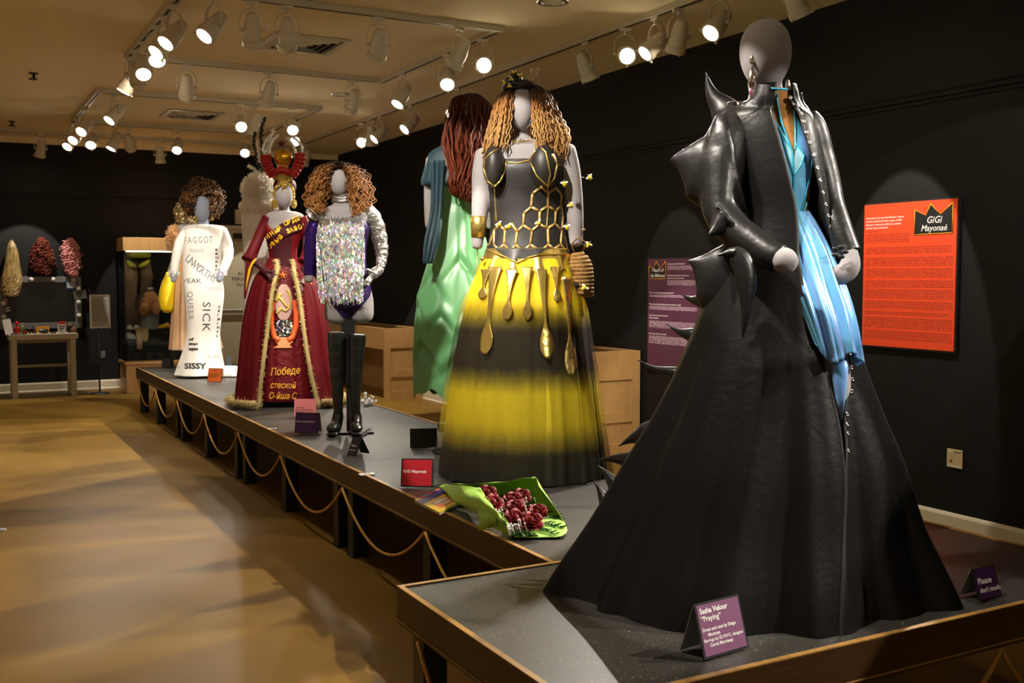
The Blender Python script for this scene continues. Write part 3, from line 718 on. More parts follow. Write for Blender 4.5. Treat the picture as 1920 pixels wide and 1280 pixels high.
def strand_hair(fig, root, guides, n, r_, m, wave=0.0, freq=8, steps=26, jitter=.012, name='hair', taper=.55, flat=1.0, seed=3):
    """guides: list of (inner path, outer path), points (px, py, depth); strands fill the space between"""
    g = random.Random(seed); mb = MB()
    for _ in range(n):
        a, b = guides[g.randrange(len(guides))]; u = g.random()
        off = Vector((g.gauss(0, jitter), g.gauss(0, jitter*1.6), 0)); ln = g.uniform(.82, 1.04); ph = g.uniform(0, 6.28); ph2 = g.uniform(0, 6.28); fq = freq*g.uniform(.8, 1.2)
        ctrl = [tuple(fig.T(p[0]+(q[0]-p[0])*u, p[1]+(q[1]-p[1])*u, p[2]+(q[2]-p[2])*u)) for p, q in zip(a, b)]
        C_ = cr(ctrl, steps); P = []; ts = []
        for i, c in enumerate(C_):
            t = i/steps*ln; k = min(1, .35+t*2.2); j = min(int(t*steps), steps-1); fr = t*steps-j
            base = Vector(C_[j]).lerp(Vector(C_[j+1]), fr)
            P.append(base+off*k+Vector((cos(fq*t*6.28+ph), sin(fq*t*6.28+ph2), .5*sin(fq*t*6.28+ph))) * wave*k); ts.append(t)
        rr = r_*g.uniform(.75, 1.25)
        mb.tube(P, [rr*(1-(1-taper)*(i/steps)**3) for i in range(len(P))], 5, flat=flat, t=ts)
    return mb.build(name, m, root)
def curl_hair(fig, root, c, rad, n, m, rr=.007, curl=.016, seed=5, name='hair', inner=.72, skip=None, length=.10):
    """a cloud of corkscrew curls round centre c"""
    g = random.Random(seed); mb = MB()
    for _ in range(n):
        d = Vector((g.gauss(0, 1), g.gauss(0, 1), g.gauss(0, 1))).normalized()
        if skip and skip(d): continue
        k = g.uniform(inner, 1.0); p = Vector(c)+Vector((d.x*rad[0], d.y*rad[1], d.z*rad[2]))*k
        ax = (d+Vector((g.gauss(0, .5), g.gauss(0, .5), g.gauss(0, .5)-.35))).normalized(); u = ax.orthogonal().normalized(); v = ax.cross(u); ph = g.uniform(0, 6.28); tn = g.uniform(1.4, 2.4)
        P = []
        for i in range(15):
            t = i/14; P.append(p+ax*(length*(t-.5))+u*(curl*cos(ph+tn*6.28*t))+v*(curl*sin(ph+tn*6.28*t)))
        tv = g.random(); mb.tube(P, rr, 4, t=[tv]*15)
    return mb.build(name, m, root)

# ------------------------------------------------------------------ 1. the black leather coat (nearest figure)
fb = Fig(1415, 1100, PZ); s_ = fb.s
rb = thing('mannequin', 'grey mannequin in spiked black leather coat over holographic blue dress, on the foreground platform', 'mannequin', fb.B, fb.rot)
T = fb.T
torso = [(168, 1430, 1482, .85, .01), (196, 1418, 1490, .75, .015), (216, 1398, 1504, .54, .025), (250, 1398, 1515, .52, .02), (300, 1400, 1524, .55, .0), (350, 1410, 1520, .56, .0), (400, 1424, 1516, .58, .0), (450, 1416, 1532, .6, 0), (520, 1414, 1560, .6, -.02)]
head = egg(fb, 1386, 1485, 38, 169, 1.12, -.005, .84)
body_mesh(fb, rb, [head, fb.loft([(145, 1420, 1464, .95, .025), (175, 1422, 1470, .95, .02), (205, 1424, 1472, .5, .03)], 10, 24, cap=True),
    limb(fb, [(1375, 235, -.02, 24), (1348, 310, -.06, 22), (1345, 390, -.12, 18), (1400, 450, -.2, 17), (1452, 480, -.25, 19), (1470, 488, -.265, 23), (1482, 496, -.27, 19)]),
    limb(fb, [(1512, 235, .06, 22), (1535, 300, .05, 20), (1556, 380, .02, 17), (1582, 440, -.04, 15), (1594, 482, -.07, 16), (1592, 502, -.08, 19), (1577, 516, -.09, 17), (1566, 507, -.10, 12)]),
    fb.loft([(400, 1425, 1510, .7, 0), (520, 1430, 1550, .7, -.03), (600, 1480, 1575, .8, -.08), (700, 1530, 1590, .9, -.13), (780, 1540, 1582, .9, -.12), (900, 1530, 1570, .9, -.1)], 20, 20, cap=True)], M_jersey, .008)
nude = fb.loft(torso, 40, 40).build('mesh_bodice', M_nude, rb)
NB = fb.bvh(nude)
M_holo = holo('holographic_blue_lame', 3.2, .42, 1.0, .24, base='3ba8f8', mixf=.24, cells=False, metal=.25)
def z8(x, y): return (1180+x/2.3696, 20+y/2.3696)
def rows8(*r): return [(20+y/2.3696, 1180+a/2.3696, 1180+b/2.3696) for y, a, b in r]
MBs = MB()
for rws, nx in ((rows8((470, 628, 640), (500, 628, 652), (560, 626, 690), (625, 626, 727), (735, 628, 730), (800, 655, 730), (905, 690, 727)), 8),
                (rows8((470, 738, 742), (500, 738, 757), (540, 738, 778), (625, 736, 806), (700, 734, 812), (760, 730, 803), (830, 728, 780), (905, 726, 760)), 8)):
    p = fb.patch(NB, rws, nx, .004, 40); MBs.add(p.v, p.f)
MBs.build('bodice_panels', M_holo, rb, solid=.003)
M_net = mat('pale_blue_net', lin('8fc6d6'), .7, bump=(900, .3, 1))
p = MB()
for rws in (rows8((525, 672, 674), (580, 682, 706), (640, 697, 731), (735, 729, 731)), rows8((600, 748, 752), (625, 737, 768), (655, 733, 775), (690, 733, 757), (735, 731, 733))):
    q = fb.patch(NB, rws, 6, .0075, 24); p.add(q.v, q.f)
p.build('net_inset', M_net, rb)
mb = MB()
for pts in (((652, 360), (660, 420), (672, 480), (700, 560), (724, 625), (731, 735)), ((732, 440), (738, 520), (737, 620)), ((731, 735), (728, 820), (726, 905)), ((668, 515), (690, 600), (731, 735), (765, 680), (776, 640), (738, 590)), ((640, 480), (690, 570), (725, 625)), ((812, 640), (806, 720), (775, 850), (760, 905)), ((632, 700), (655, 800), (690, 905)), ((632, 850), (650, 870), (680, 890)), ((790, 850), (772, 895)), ((640, 540), (680, 640), (712, 740), (716, 905))):
    fb.line(mb, NB, [z8(*q) for q in pts], .0036, 6, .006, 4)
mb.build('piping', M_teal_cord, rb)
MB().tube([T(1446+4*k, 165.5+.3*k, -.062-.004*sin(k)) for k in range(9)], .0035, 6).build('neck_edge', M_teal_cord, rb)
def bfold(a, t, z):
    k = min(1, t*1.6); return k*(.10*sin(9*a+1.1+1.2*t)+.06*sin(17*a+.5+3*t)+.035*sin(31*a-2*t)+.02*sin(14*t+5*a))
bs = fb.loft([(398, 1440, 1517, .62, -.02), (425, 1440, 1531, .62, -.03), (470, 1450, 1552, .66, -.05), (530, 1466, 1572, .70, -.085), (590, 1490, 1592, .74, -.12), (645, 1512, 1604, .78, -.145)], 46, 120, fold=bfold)
nn = bs.n
for i, v in enumerate(bs.v):
    t = bs.t[i]; a = 2*pi*(i % nn)/nn
    dz = (.045*sin(a+2.1)+.03*sin(3*a+.6))*max(0, (t-.55)/.45)**2
    bs.v[i] = (v[0], v[1], v[2]-dz)
bs.build('skirt', M_holo, rb, solid=.004)
MB().tube([T(1574, 662, -.15), T(1575, 685, -.18), T(1575, 704, -.19), T(1576, 745, -.2), T(1578, 786, -.2)], [(.02, .012), (.026, .014), (.026, .012), (.017, .008), (.002, .002)], 12, up=(1, 0, 0)).build('skirt_tail', M_holo, rb)
# the coat
zt = [(-T(1415, y).z, a, b) for y, a, b in ((170, -45, -86), (250, -46, -84), (330, -36, -82), (400, -30, -80), (460, -26, -78), (520, -24, -70), (620, -24, -58), (700, -33, -54), (780, -46, -51.5), (860, -52, -52.8), (1100, -62, -62.8))]
def copen(t, z): a, b = interp(zt, -z); return R(a), R(b)+2*pi
zw, zh = T(1415, 470).z, 0
def cfold(a, t, z):
    k = max(0, min(1, (zw-z)/(zw-zh)))
    f = -.20*math.exp(-((((a+pi) % (2*pi))-pi+.78)/.42)**2)+.050*sin(7*a+2.2)+.034*sin(11*a+.3+1.0*k)+.022*sin(17*a+4)+.012*sin(29*a)
    return f*k**1.15+.006*sin(5*a)*(1-k)
coat = [(190, 1394, 1494, .7, .01), (205, 1372, 1508, .60, .02), (222, 1356, 1524, .60, .02), (260, 1362, 1534, .64, .01), (330, 1382, 1546, .70, 0), (400, 1394, 1558, .72, 0), (460, 1378, 1570, .72, 0), (500, 1350, 1576, .72, 0), (560, 1322, 1588, .72, 0), (640, 1290, 1607, .74, 0), (760, 1232, 1652, .76, 0), (850, 1180, 1690, .76, 0), (950, 1126, 1721, .77, 0), (1040, 1070, 1764, .78, 0), (1096, 1042, 1788, .78, 0)]
cm = fb.loft(coat, 90, 220, fold=cfold, opening=copen)
co = cm.build('coat', M_leather3, rb, solid=.005); CB = fb.bvh(co)
n_ = cm.n
for k, nm in ((0, 'r'), (n_-1, 'l')):
    mb = MB(); mb.tube([Vector(cm.v[j*n_+k]) for j in range(cm.nr)], [(.0055, .004)]*cm.nr, 6); mb.build('front_edge', M_leather2, rb)
snap = None
for x, y in [z8(*q) for q in ((722, 372), (735, 420), (741, 468), (765, 508), (788, 550), (810, 597), (820, 645), (830, 697), (838, 750), (845, 803), (853, 856), (860, 908), (868, 955))]+[(1572, 546), (1577, 566), (1587, 670), (1587, 691), (1586, 712), (1586, 735), (1585, 757), (1585, 780), (1585.5, 803), (1588, 825)]:
    # on the right hand edge of the coat front
    z = T(x, y).z; j = min(range(cm.nr), key=lambda q: abs(cm.v[q*n_][2]-z)); c = Vector(cm.v[j*n_])*.82+Vector(cm.v[j*n_+5])*.18
    e1 = Vector(cm.v[j*n_+3])-Vector(cm.v[j*n_]); e2 = Vector(cm.v[min(j+1, cm.nr-1)*n_])-Vector(cm.v[(j-1)*n_]); d = e1.cross(e2).normalized()
    if d.dot(fb.I @ EYE-c) < 0: d = -d
    M_ = Matrix.Translation(c+d*.003) @ d.to_track_quat('Z', 'Y').to_matrix().to_4x4()
    MB().lathe([(.0082, 0), (.0085, .002), (.006, .0042), (.003, .0035), (.001, .001)], 14, M_).build('snap', M_silver, rb)
# seams
mb = MB()
for pts in (((1258, 1205), (1300, 900), (1345, 640), (1352, 560)), ((1180, 1170), (1245, 900), (1300, 640)), ((1428, 170), (1432, 260), (1430, 330), (1424, 420), (1410, 455)), ((1400, 196), (1412, 235), (1412, 280)), ((1452, 470), (1475, 640), (1520, 1000), (1540, 1180)), ((1640, 760), (1690, 960), (1730, 1080)), ((1395, 408), (1445, 409))):
    fb.line(mb, CB, pts, .0020, 6, .0, 8)
mb.build('seam', M_leather3, rb)
# collar
cl = fb.loft([(161, 1410, 1492, .86, .01), (175, 1407, 1496, .86, .01), (190, 1400, 1499, .8, .01), (204, 1382, 1507, .66, .018), (214, 1370, 1513, .62, .02)], 16, 60, opening=lambda t, z: (R(-36-10*t), R(-84)+2*pi), fold=lambda a, t, z: .02*sin(5*a)*(1-t))
cl.build('collar', M_leather, rb, solid=.006)
# sleeves
def px_tube(fig, pts, seg=16):
    P = cr([(*fig.T(x, y, d), a*fig.s, b*fig.s) for x, y, d, a, b in pts], len(pts)*5)
    return MB().tube([p[:3] for p in P], [(p[3], p[4]) for p in P], seg, up=(0, 1, 0))
L1 = px_tube(fb, [(1385, 222, .0, 20, 30), (1368, 250, -.03, 34, 38), (1353, 300, -.06, 42, 44), (1350, 350, -.09, 38, 38), (1352, 395, -.12, 34, 33), (1375, 430, -.16, 31, 32), (1410, 455, -.2, 27, 29), (1440, 475, -.235, 25, 26), (1464, 486, -.25, 25, 26)])
P = cr([(*T(x, y, d), h*s_, w_*s_) for x, y, d, h, w_ in ((1380, 305, -.06, 92, 40), (1350, 312, -.06, 95, 38), (1320, 312, -.06, 73, 32), (1300, 306, -.06, 48, 23), (1280, 301, -.06, 24, 13), (1265, 299, -.06, 10, 6), (1255, 298, -.06, 2, 1.5))], 30)
L2 = MB().tube([p[:3] for p in P], [(p[3], p[4]) for p in P], 20, up=(0, 0, 1))
mb = MB(); mb.add(L1.v, L1.f); mb.add(L2.v, L2.f)
sl = voxel(mb.build('sleeve', M_leather, rb), .0065, 8)
R1 = px_tube(fb, [(1505, 220, .05, 20, 26), (1518, 245, .06, 27, 32), (1530, 290, .06, 27, 32), (1545, 340, .05, 26, 30), (1557, 385, .02, 23, 26), (1572, 425, -.02, 22, 24), (1588, 465, -.05, 20, 22), (1594, 478, -.06, 20, 22)])
voxel(R1.build('sleeve', M_leather, rb), .0065, 6)
# shoulder, elbow, hip and train spikes
spike(fb, (1323, 135), (1334, 219), (1384, 194), .05, .04, 'spike', rb, M_leather, .7, (-6, 4), .5)
spike(fb, (1504, 173), (1492, 206), (1519, 220), .1, .08, 'spike', rb, M_leather, .8, (-3, 0), .5)
spike(fb, (1328, 440), (1338, 392), (1380, 434), -.24, -.18, 'spike', rb, M_leather, .9, (-2, 3), .3)
spike(fb, (1322, 411), (1340, 404), (1342, 414), -.14, -.10, 'spike', rb, M_leather, .9)
spike(fb, (1600, 433), (1563, 408), (1571, 438), -.03, -.02, 'spike', rb, M_leather, .9, (2, 3), .4)
spike(fb, (1604, 503), (1590, 470), (1603, 482), -.1, -.07, 'spike', rb, M_leather, .9, (3, 0), .4)
P = cr([(*T(x, y, d), h*s_, w_*s_) for x, y, d, h, w_ in ((1380, 520, -.05, 95, 30), (1345, 512, -.05, 74, 24), (1325, 503, -.05, 42, 16), (1310, 496, -.05, 19, 9), (1298, 491, -.05, 7, 4), (1290, 489, -.05, 1.5, 1.5))], 24)
MB().tube([p[:3] for p in P], [(p[3], p[4]) for p in P], 18, up=(0, 0, 1)).build('spike', M_leather, rb)
P = cr([(*T(x, y, d), h*s_, w_*s_) for x, y, d, h, w_ in ((1346, 478, -.30, 1.5, 2), (1360, 476, -.30, 5, 6), (1376, 474, -.29, 13, 10), (1391, 492, -.29, 19, 14), (1400, 530, -.30, 17, 14), (1400, 575, -.31, 10, 10), (1396, 610, -.315, 5, 6), (1392, 632, -.32, 1.5, 2))], 36)
MB().tube([p[:3] for p in P], [(p[3], p[4]) for p in P], 14, up=(1, 0, 0)).build('hip_horn', M_leather, rb)
for tip, b0, b1 in (((1275, 550), (1316, 551), (1314, 578)), ((1249, 607), (1302, 614), (1296, 644)), ((1196, 675), (1270, 687), (1262, 713)), ((1160, 836), (1222, 795), (1198, 835)), ((1114, 863), (1195, 845), (1178, 880)), ((1120, 872), (1163, 894), (1146, 924)), ((1113, 902), (1142, 926), (1128, 950))):
    spike(fb, tip, b0, b1, .16, .12, 'spike', rb, M_leather, .9, (0, 4 if tip[1] < 800 else -3), .5)
# earrings
mb = MB(); c = T(1411, 112, -.085)
mb.ball(c, (.011, .006, .017), 10, 8)
lp = [(1411, 122), (1405, 140), (1403, 158), (1405, 172), (1410, 182), (1414, 172), (1416, 156), (1414, 138), (1411, 122)]
mb.tube([T(x, y, -.09) for x, y in lp], .0028, 6); mb.tube([T(1411, 122, -.09), T(1409, 150, -.095), T(1411, 166, -.09)], [(.004, .003), (.013, .004), (.005, .003)], 10, up=(1, 0, 0))
mb.tube([T(1408, 181, -.09), T(1400, 190, -.09), T(1390, 193, -.09)], .003, 6); mb.tube([T(1378+16*cos(k*.5), 195+5*sin(k*.5), -.09) for k in range(14)], .0022, 5)
mb.build('earring', M_silver, rb)
MB().ball(T(1408.5, 172, -.09), (.008, .004, .013), 10, 6).build('earring_stone', mat('plum_enamel', lin('6a3050'), .3), rb)
mb = MB(); mb.tube([T(x, y, .01) for x, y in ((1476, 150), (1480, 158), (1481, 168), (1479, 172), (1475, 164), (1476, 150))], .0035, 6); mb.ball(T(1477, 160, .01), (.008, .004, .02), 8, 6); mb.build('earring', M_silver, rb)
# cuff rosette on the far sleeve
mb = MB(); c = T(1574, 472, -.13)
for k in range(5): mb.ball(c+Vector((.017*cos(k*1.256), -.004, .017*sin(k*1.256))), (.012, .004, .008), 8, 6)
mb.build('cuff_rosette', M_leather2, rb)

# ------------------------------------------------------------------ 2. the yellow honey gown
fy = Fig(980, 885, PZ); T = fy.T; s_ = fy.s
ry = thing('mannequin', 'grey mannequin in black leather corset and honey dripping yellow tulle gown with braids', 'mannequin', fy.B, fy.rot)
def z6(x, y): return (740+x/2.9091, 120+y/2.9091)
tor = [(262, 958, 1000, .9, 0), (268, 930, 1036, .62, 0), (280, 902, 1066, .46, 0), (300, 904, 1064, .5, 0), (320, 908, 1056, .58, 0), (345, 911, 1055, .58, 0), (375, 917, 1053, .58, 0), (405, 922, 1053, .6, 0), (440, 921, 1056, .62, 0), (470, 914, 1061, .64, 0), (500, 905, 1066, .66, 0)]
body_mesh(fy, ry, [egg(fy, 954, 1003, 160, 244, 1.15, -.03, .88), fy.loft([(228, 968, 990, .95, .035), (248, 967, 991, .95, .03), (258, 962, 995, .9, .015), (272, 948, 1010, .7, 0)], 10, 24, cap=True), fy.loft(tor, 40, 36, cap=True),
    limb(fy, [(912, 290, .0, 21), (905, 325, -.01, 20), (901, 380, -.02, 16.5), (897, 430, -.03, 13), (895, 462, -.03, 10)]),
    limb(fy, [(1056, 284, .0, 24), (1068, 320, .01, 20), (1076, 375, .01, 17), (1079, 425, -.01, 15), (1080, 456, -.02, 11.5)])], M_jersey, .009)
cor = [(302, 911, 1056, .56, -.002), (318, 906, 1058, .60, -.004), (345, 909, 1058, .60, -.004), (375, 915, 1056, .60, -.002), (405, 920, 1056, .62, 0), (440, 919, 1059, .64, 0), (470, 911, 1064, .66, 0), (495, 903, 1069, .68, 0)]
corset = fy.loft(cor, 50, 64, fold=lambda a, t, z: .004*sin(13*a+9*t)).build('corset', M_leather2, ry, solid=.004)
cups = []
for cx, cy, hw, hh, dd in ((926, 313, 20, 38, -.125), (1020, 313, 25, 40, -.145)):
    c = T(cx, cy, dd); cups.append(MB().ball(c, (hw*s_, .07, hh*s_), 24, 16).build('bust_cup', M_leather2, ry))
YB = [fy.bvh(corset)]+[fy.bvh(c) for c in cups]
mb = MB()
for pts in (((600, 440), (608, 530), (598, 590), (575, 640), (545, 668), (505, 638), (486, 570), (492, 520), (520, 490), (570, 456)), ((545, 665), (550, 760), (555, 860)), ((608, 535), (670, 540), (735, 525)), ((785, 442), (760, 485), (735, 525), (775, 610), (835, 668), (850, 600), (825, 480), (787, 445)), ((835, 668), (873, 620), (885, 550), (858, 490)), ((883, 545), (925, 557)), ((835, 668), (838, 780), (830, 890))):
    fy.line(mb, YB, [z6(*q) for q in pts], .0052, 6, .003, 4)
mb.build('gold_piping', M_gold, ry)
M_satin = mat('gold_satin_tape', lin('cfab66'), .38, .6)
mb = MB()
hexes = [((800, 668), (838, 705), (835, 775), (792, 803), (745, 780), (752, 708), (800, 668)), ((745, 780), (705, 815), (702, 880), (748, 910), (790, 875), (792, 803)), ((702, 880), (668, 915), (660, 985), (700, 1020), (742, 985), (748, 910)), ((838, 705), (878, 675), (908, 712), (905, 770), (878, 800), (835, 775)), ((878, 800), (875, 870), (835, 897), (790, 875)), ((875, 870), (910, 908), (905, 985), (870, 1010), (840, 985), (835, 897)), ((748, 910), (742, 985), (795, 1022), (840, 985)), ((668, 915), (636, 868), (602, 905), (598, 985), (630, 1020), (660, 985)), ((602, 905), (570, 880), (545, 905), (542, 985), (566, 1010), (598, 985)), ((700, 1020), (701, 1040)), ((795, 1022), (797, 1042)), ((630, 1020), (628, 1036)), ((870, 1010), (874, 1042)), ((905, 770), (915, 830), (910, 908)), ((545, 905), (520, 980), (492, 1015), (497, 1036)), ((905, 985), (935, 1020), (938, 1000), (925, 940))]
for h in hexes:
    Q = [z6(*q) for q in h]
    for a, b in zip(Q, Q[1:]): fy.line(mb, YB, [a, b], (.0025, .0085), 6, .0035, 6, up=(0, 1, 0))
mb.build('honeycomb_tape', M_satin, ry)
# skirt
M_tulle = mat('striped_tulle', lin('d9c010'), .75)
yr = lambda y: (y-488)/(905-488)
ramp_by_attr(M_tulle, [(0, 'e8cc12'), (yr(575), 'e6ca14'), (yr(604), '5c4c12'), (yr(626), '2a220d'), (yr(690), '28200b'), (yr(716), '8a7a16'), (yr(738), 'dcc818'), (yr(795), 'd6c018'), (yr(825), '857514'), (yr(850), '2c250e'), (yr(905), '1a160a')], noise=.05, scale=9, stretch=(3, 3, .6))
sk = [(486, 905, 1066, .74, -.01), (524, 890, 1080, .8, -.01), (576, 872, 1094, .84, 0), (646, 857, 1105, .86, 0), (707, 848, 1114, .88, 0), (804, 836, 1126, .9, 0), (852, 830, 1131, .9, 0), (883.5, 826, 1135, .9, 0)]
def yfold(a, t, z): return t**.9*(.028*sin(15*a+1)+.018*sin(26*a+2+2*t)+.010*sin(43*a+5*t))
def yfold2(a, t, z): return .012+t**.9*(.034*sin(13*a+3)+.022*sin(23*a+1+2*t)+.012*sin(37*a))
skm = fy.loft(sk, 90, 180, fold=yfold).build('skirt', M_tulle, ry); SB = fy.bvh(skm)
M_veil = mat('sheer_tulle_layer', lin('8f7f1c'), .8); ramp_by_attr(M_veil, [(0, 'e0c818'), (yr(575), 'dcc41a'), (yr(620), '2e260f'), (yr(700), '2e2610'), (yr(740), 'cdb618'), (yr(800), 'c8b018'), (yr(850), '332b12'), (yr(905), '262010')])
def sheer(m, f):
    nt = m.node_tree; N = nt.nodes; L = nt.links; out = N['Material Output']; tr = N.new('ShaderNodeBsdfTransparent'); mx = N.new('ShaderNodeMixShader')
    mx.inputs[0].default_value = f; L.new(tr.outputs[0], mx.inputs[1]); L.new(N['Principled BSDF'].outputs[0], mx.inputs[2]); L.new(mx.outputs[0], out.inputs[0])
sheer(M_veil, .38)
fy.loft([(y, l-(5 if y > 560 else 1), r_+(5 if y > 560 else 1), k, d) for y, l, r_, k, d in sk], 70, 150, fold=yfold2).build('tulle_overlay', M_veil, ry)
bd = fy.loft([(466, 911, 1065, .70, -.006), (480, 906, 1069, .72, -.006), (492, 901, 1072, .76, -.006), (504, 896, 1077, .80, -.006)], 16, 90, fold=lambda a, t, z: .012*sin(23*a)*t+.006*sin(9*a))
nn = bd.n
for i, v in enumerate(bd.v):
    a = 2*pi*(i % nn)/nn; bd.v[i] = (v[0], v[1], v[2]-bd.t[i]*(.03+.03*sin(11*a)))
band = bd.build('gold_hip_band', M_gold, ry, solid=.003); GB = [fy.bvh(band), SB]
fy.patch([fy.bvh(band), YB[0]], [(464, 926, 1032), (474, 938, 1012), (482, 952, 990), (490, 968, 972)], 16, .006, 14).build('corset_point', M_leather2, ry)
mb = MB(); fy.line(mb, GB, [(912, 468), (928, 474), (948, 482), (970, 492), (992, 482), (1015, 476), (1040, 477), (1064, 474)], .0045, 6, .009, 4); mb.build('gold_piping', M_gold, ry)
for x0, y0, w0, x1, y1, wb in ((912, 505, 8, 904, 559, 8), (929, 500, 10, 909, 664, 12), (960, 505, 9, 950, 599, 9), (988, 500, 9, 989, 599, 9), (1014, 505, 9, 1027, 672, 13), (1040, 500, 9, 1045, 566, 7), (1062, 520, 8, 1071, 704, 11.5)):
    rws = []
    for k in range(15):
        u = k/14; y = y0+(y1-y0)*u; cx = x0+(x1-x0)*u**.8
        neck = w0*.34+(w0*.6)*(1-u)**3*1.6; bulb = wb*math.exp(-((u-.83)/.17)**2)
        wd = max(neck*(1-u*.75), bulb); 
        if u > .90: wd = wb*math.sqrt(max(0, 1-((u-.86)/.145)**2))+.3
        rws.append((y, cx-wd, cx+wd))
    fy.patch(SB, rws, 6, .024, 36).build('honey_drip', M_gold, ry, solid=.005)
# jewellery, bees
MB().lathe([(.0385, -.058), (.040, 0), (.0445, .058)], 28, Matrix.Translation(T(897, 425, -.03)), cap=False).build('cuff_bracelet', M_gold, ry, solid=.003)
MB().tube([T(1080, 431, 0)+Vector((.051*cos(k*.42), .051*sin(k*.42), .004*sin(k))) for k in range(16)], .0028, 6).build('wrist_cord', M_goldcord, ry)
mb = MB(); NBy = fy.bvh([c for c in ry.children if c.name.startswith('body')][0])
fy.line(mb, NBy, [(953, 256), (962, 264), (975, 266), (990, 263), (997, 257)], .002, 5, .003, 2)
fy.text(mb, NBy, 'Bubbles', 959, 268, 8, -4, .014, 1.1, shear=.35, bold=.012); mb.build('name_necklace', M_gold, ry)
for x, y, d in ((1106, 333, -.05), (1058, 345, -.17), (1070, 385, -.16), (1010, 418, -.26), (1063, 426, -.16), (1103, 459, -.10), (936, 421, -.24), (954, 425, -.25)):
    bee(ry, T(x, y, d), .031, rnd.uniform(-.8, .8))
mb = MB()
for x, y, d, x2, y2 in ((1106, 333, -.05, 1052, 330), (1058, 345, -.17, 1050, 350), (1070, 385, -.16, 1050, 395), (1103, 459, -.1, 1062, 455), (1063, 426, -.16, 1050, 430)): mb.tube([T(x, y, d), T(x2, y2, -.10)], .0008, 4)
mb.build('bee_wires', M_dark_metal, ry)
mb = MB(); mb.tube([T(895, 468, -.03), T(894, 500, -.05), T(893, 530, -.06)], .003, 6); mb.ball(T(905, 485, -.12), .013, 10, 8); mb.build('gold_charm', M_gold, ry)
# wig of braids
M_braid = mat('honey_braids', lin('a5642a'), .5, bump=(260, .5, 1)); ramp_by_attr(M_braid, [(0, '20150d'), (.2, '452d18'), (.38, '94622e'), (.7, 'b48a50'), (1, 'a67a42')], noise=.15, scale=60)
gl = ([(972, 159, -.03), (953, 180, -.09), (951, 215, -.10), (948, 250, -.12), (943, 276, -.14)], [(968, 156, .02), (942, 182, .0), (925, 225, -.01), (912, 265, -.03), (906, 300, -.06)])
gr = ([(987, 159, -.03), (1004, 180, -.09), (1006, 215, -.10), (1009, 255, -.13), (1014, 284, -.15)], [(992, 155, .02), (1024, 178, .0), (1044, 220, -.01), (1060, 254, -.03), (1052, 302, -.07)])
gbk = ([(970, 156, .03), (945, 190, .09), (935, 235, .10), (925, 280, .10)], [(990, 156, .03), (1015, 190, .09), (1030, 235, .10), (1040, 280, .10)])
strand_hair(fy, ry, [gl, gr, gl, gr, gbk], 430, .0050, M_braid, .0045, 9, 44, .013, seed=11)
mb = MB(); mb.ball(T(979, 182, .03), (.083, .095, .075), 20, 12); mb.ball(T(979, 164, -.01), (.080, .108, .040), 20, 10); mb.build('wig_cap', mat('dark_roots', lin('22150c'), .7), ry)
# little black hat with bees and veil wire
mb = MB(); mb.ball(T(962, 160, -.06), (.062, .055, .030), 20, 12, Matrix.Rotation(R(-14), 4, 'Y')); mb.ball(T(966, 148, -.06), (.040, .04, .036), 16, 10); mb.ball(T(958, 153, -.09), (.034, .03, .03), 14, 8)
voxel(mb.build('fascinator_hat', mat('black_patent', (.008, .009, .012), .14, coat=(.6, .1)), ry), .006, 3)
for x, y, d in ((946, 155, -.10), (958, 148, -.13), (963, 135, -.09), (975, 141, -.10), (955, 161, -.135)): bee(ry, T(x, y, d), .022, rnd.uniform(-1, 1))
mb = MB(); mb.tube([T(985+26*sin(k/14*3.0), 160-34*sin(k/14*2.2)*.95, -.02) for k in range(15)], .0020, 5); mb.tube([T(985+12*sin(k/10*2.2), 158-33*sin(k/10*1.5), -.04) for k in range(11)], .0009, 4)
for k in range(9): mb.ball(T(1000+11*sin(k/8*2.4), 130+4*k, -.02), .0028, 6, 4)
mb.build('veil_wire', M_silver, ry)
# beehive handbag held on the right hand
fh = T(1085, 556, -.03); hw = fy.W @ fh
hb = thing('beehive_handbag', 'straw beehive shaped handbag hanging from the wrist of the yellow gown mannequin', 'bag', hw, fy.rot)
M_straw = mat('coiled_straw', lin('b78a4a'), .8, bump=(220, .8, 3, (1, 1, 3)), var=(lin('8a6330'), 60, .35, .7))
H_ = 79*s_; Rm = 27.5*s_; P = []; rr = []
nt_ = 11
for i in range(nt_*22+1):
    u = i/(nt_*22); z = H_*(.975*u)+.006; k = 1 if u < .42 else math.sqrt(max(.012, 1-((u-.42)/.60)**2.2)); a = 2*pi*nt_*u
    P.append(Vector(((Rm-.01)*k*cos(a), (Rm-.01)*k*sin(a)*.8, z)))
MB().tube(P, .0125, 8).build('coil_body', M_straw, hb)
MB().lathe([(Rm*.9, .002), (Rm*.95, .1), (Rm*.72, .18), (Rm*.2, .225)], 20, Matrix.Scale(.8, 4, (0, 1, 0))).build('lining', M_straw, hb)
MB().ball((-.032, -.066, .064), (.030, .022, .022), 14, 8).build('entrance_hole', M_slot, hb)
MB().tube([(-.02, 0, .235), (-.035, -.01, .27), (-.036, -.035, .30), (0, -.05, .33), (.034, -.03, .30), (.03, 0, .27), (.015, 0, .235)], .0045, 6).build('strap', M_straw, hb)
bee(hb, Vector((.026, -.078, .05)), .034, .7); bee(hb, Vector((-.086, -.03, .09)), .034, -.4)
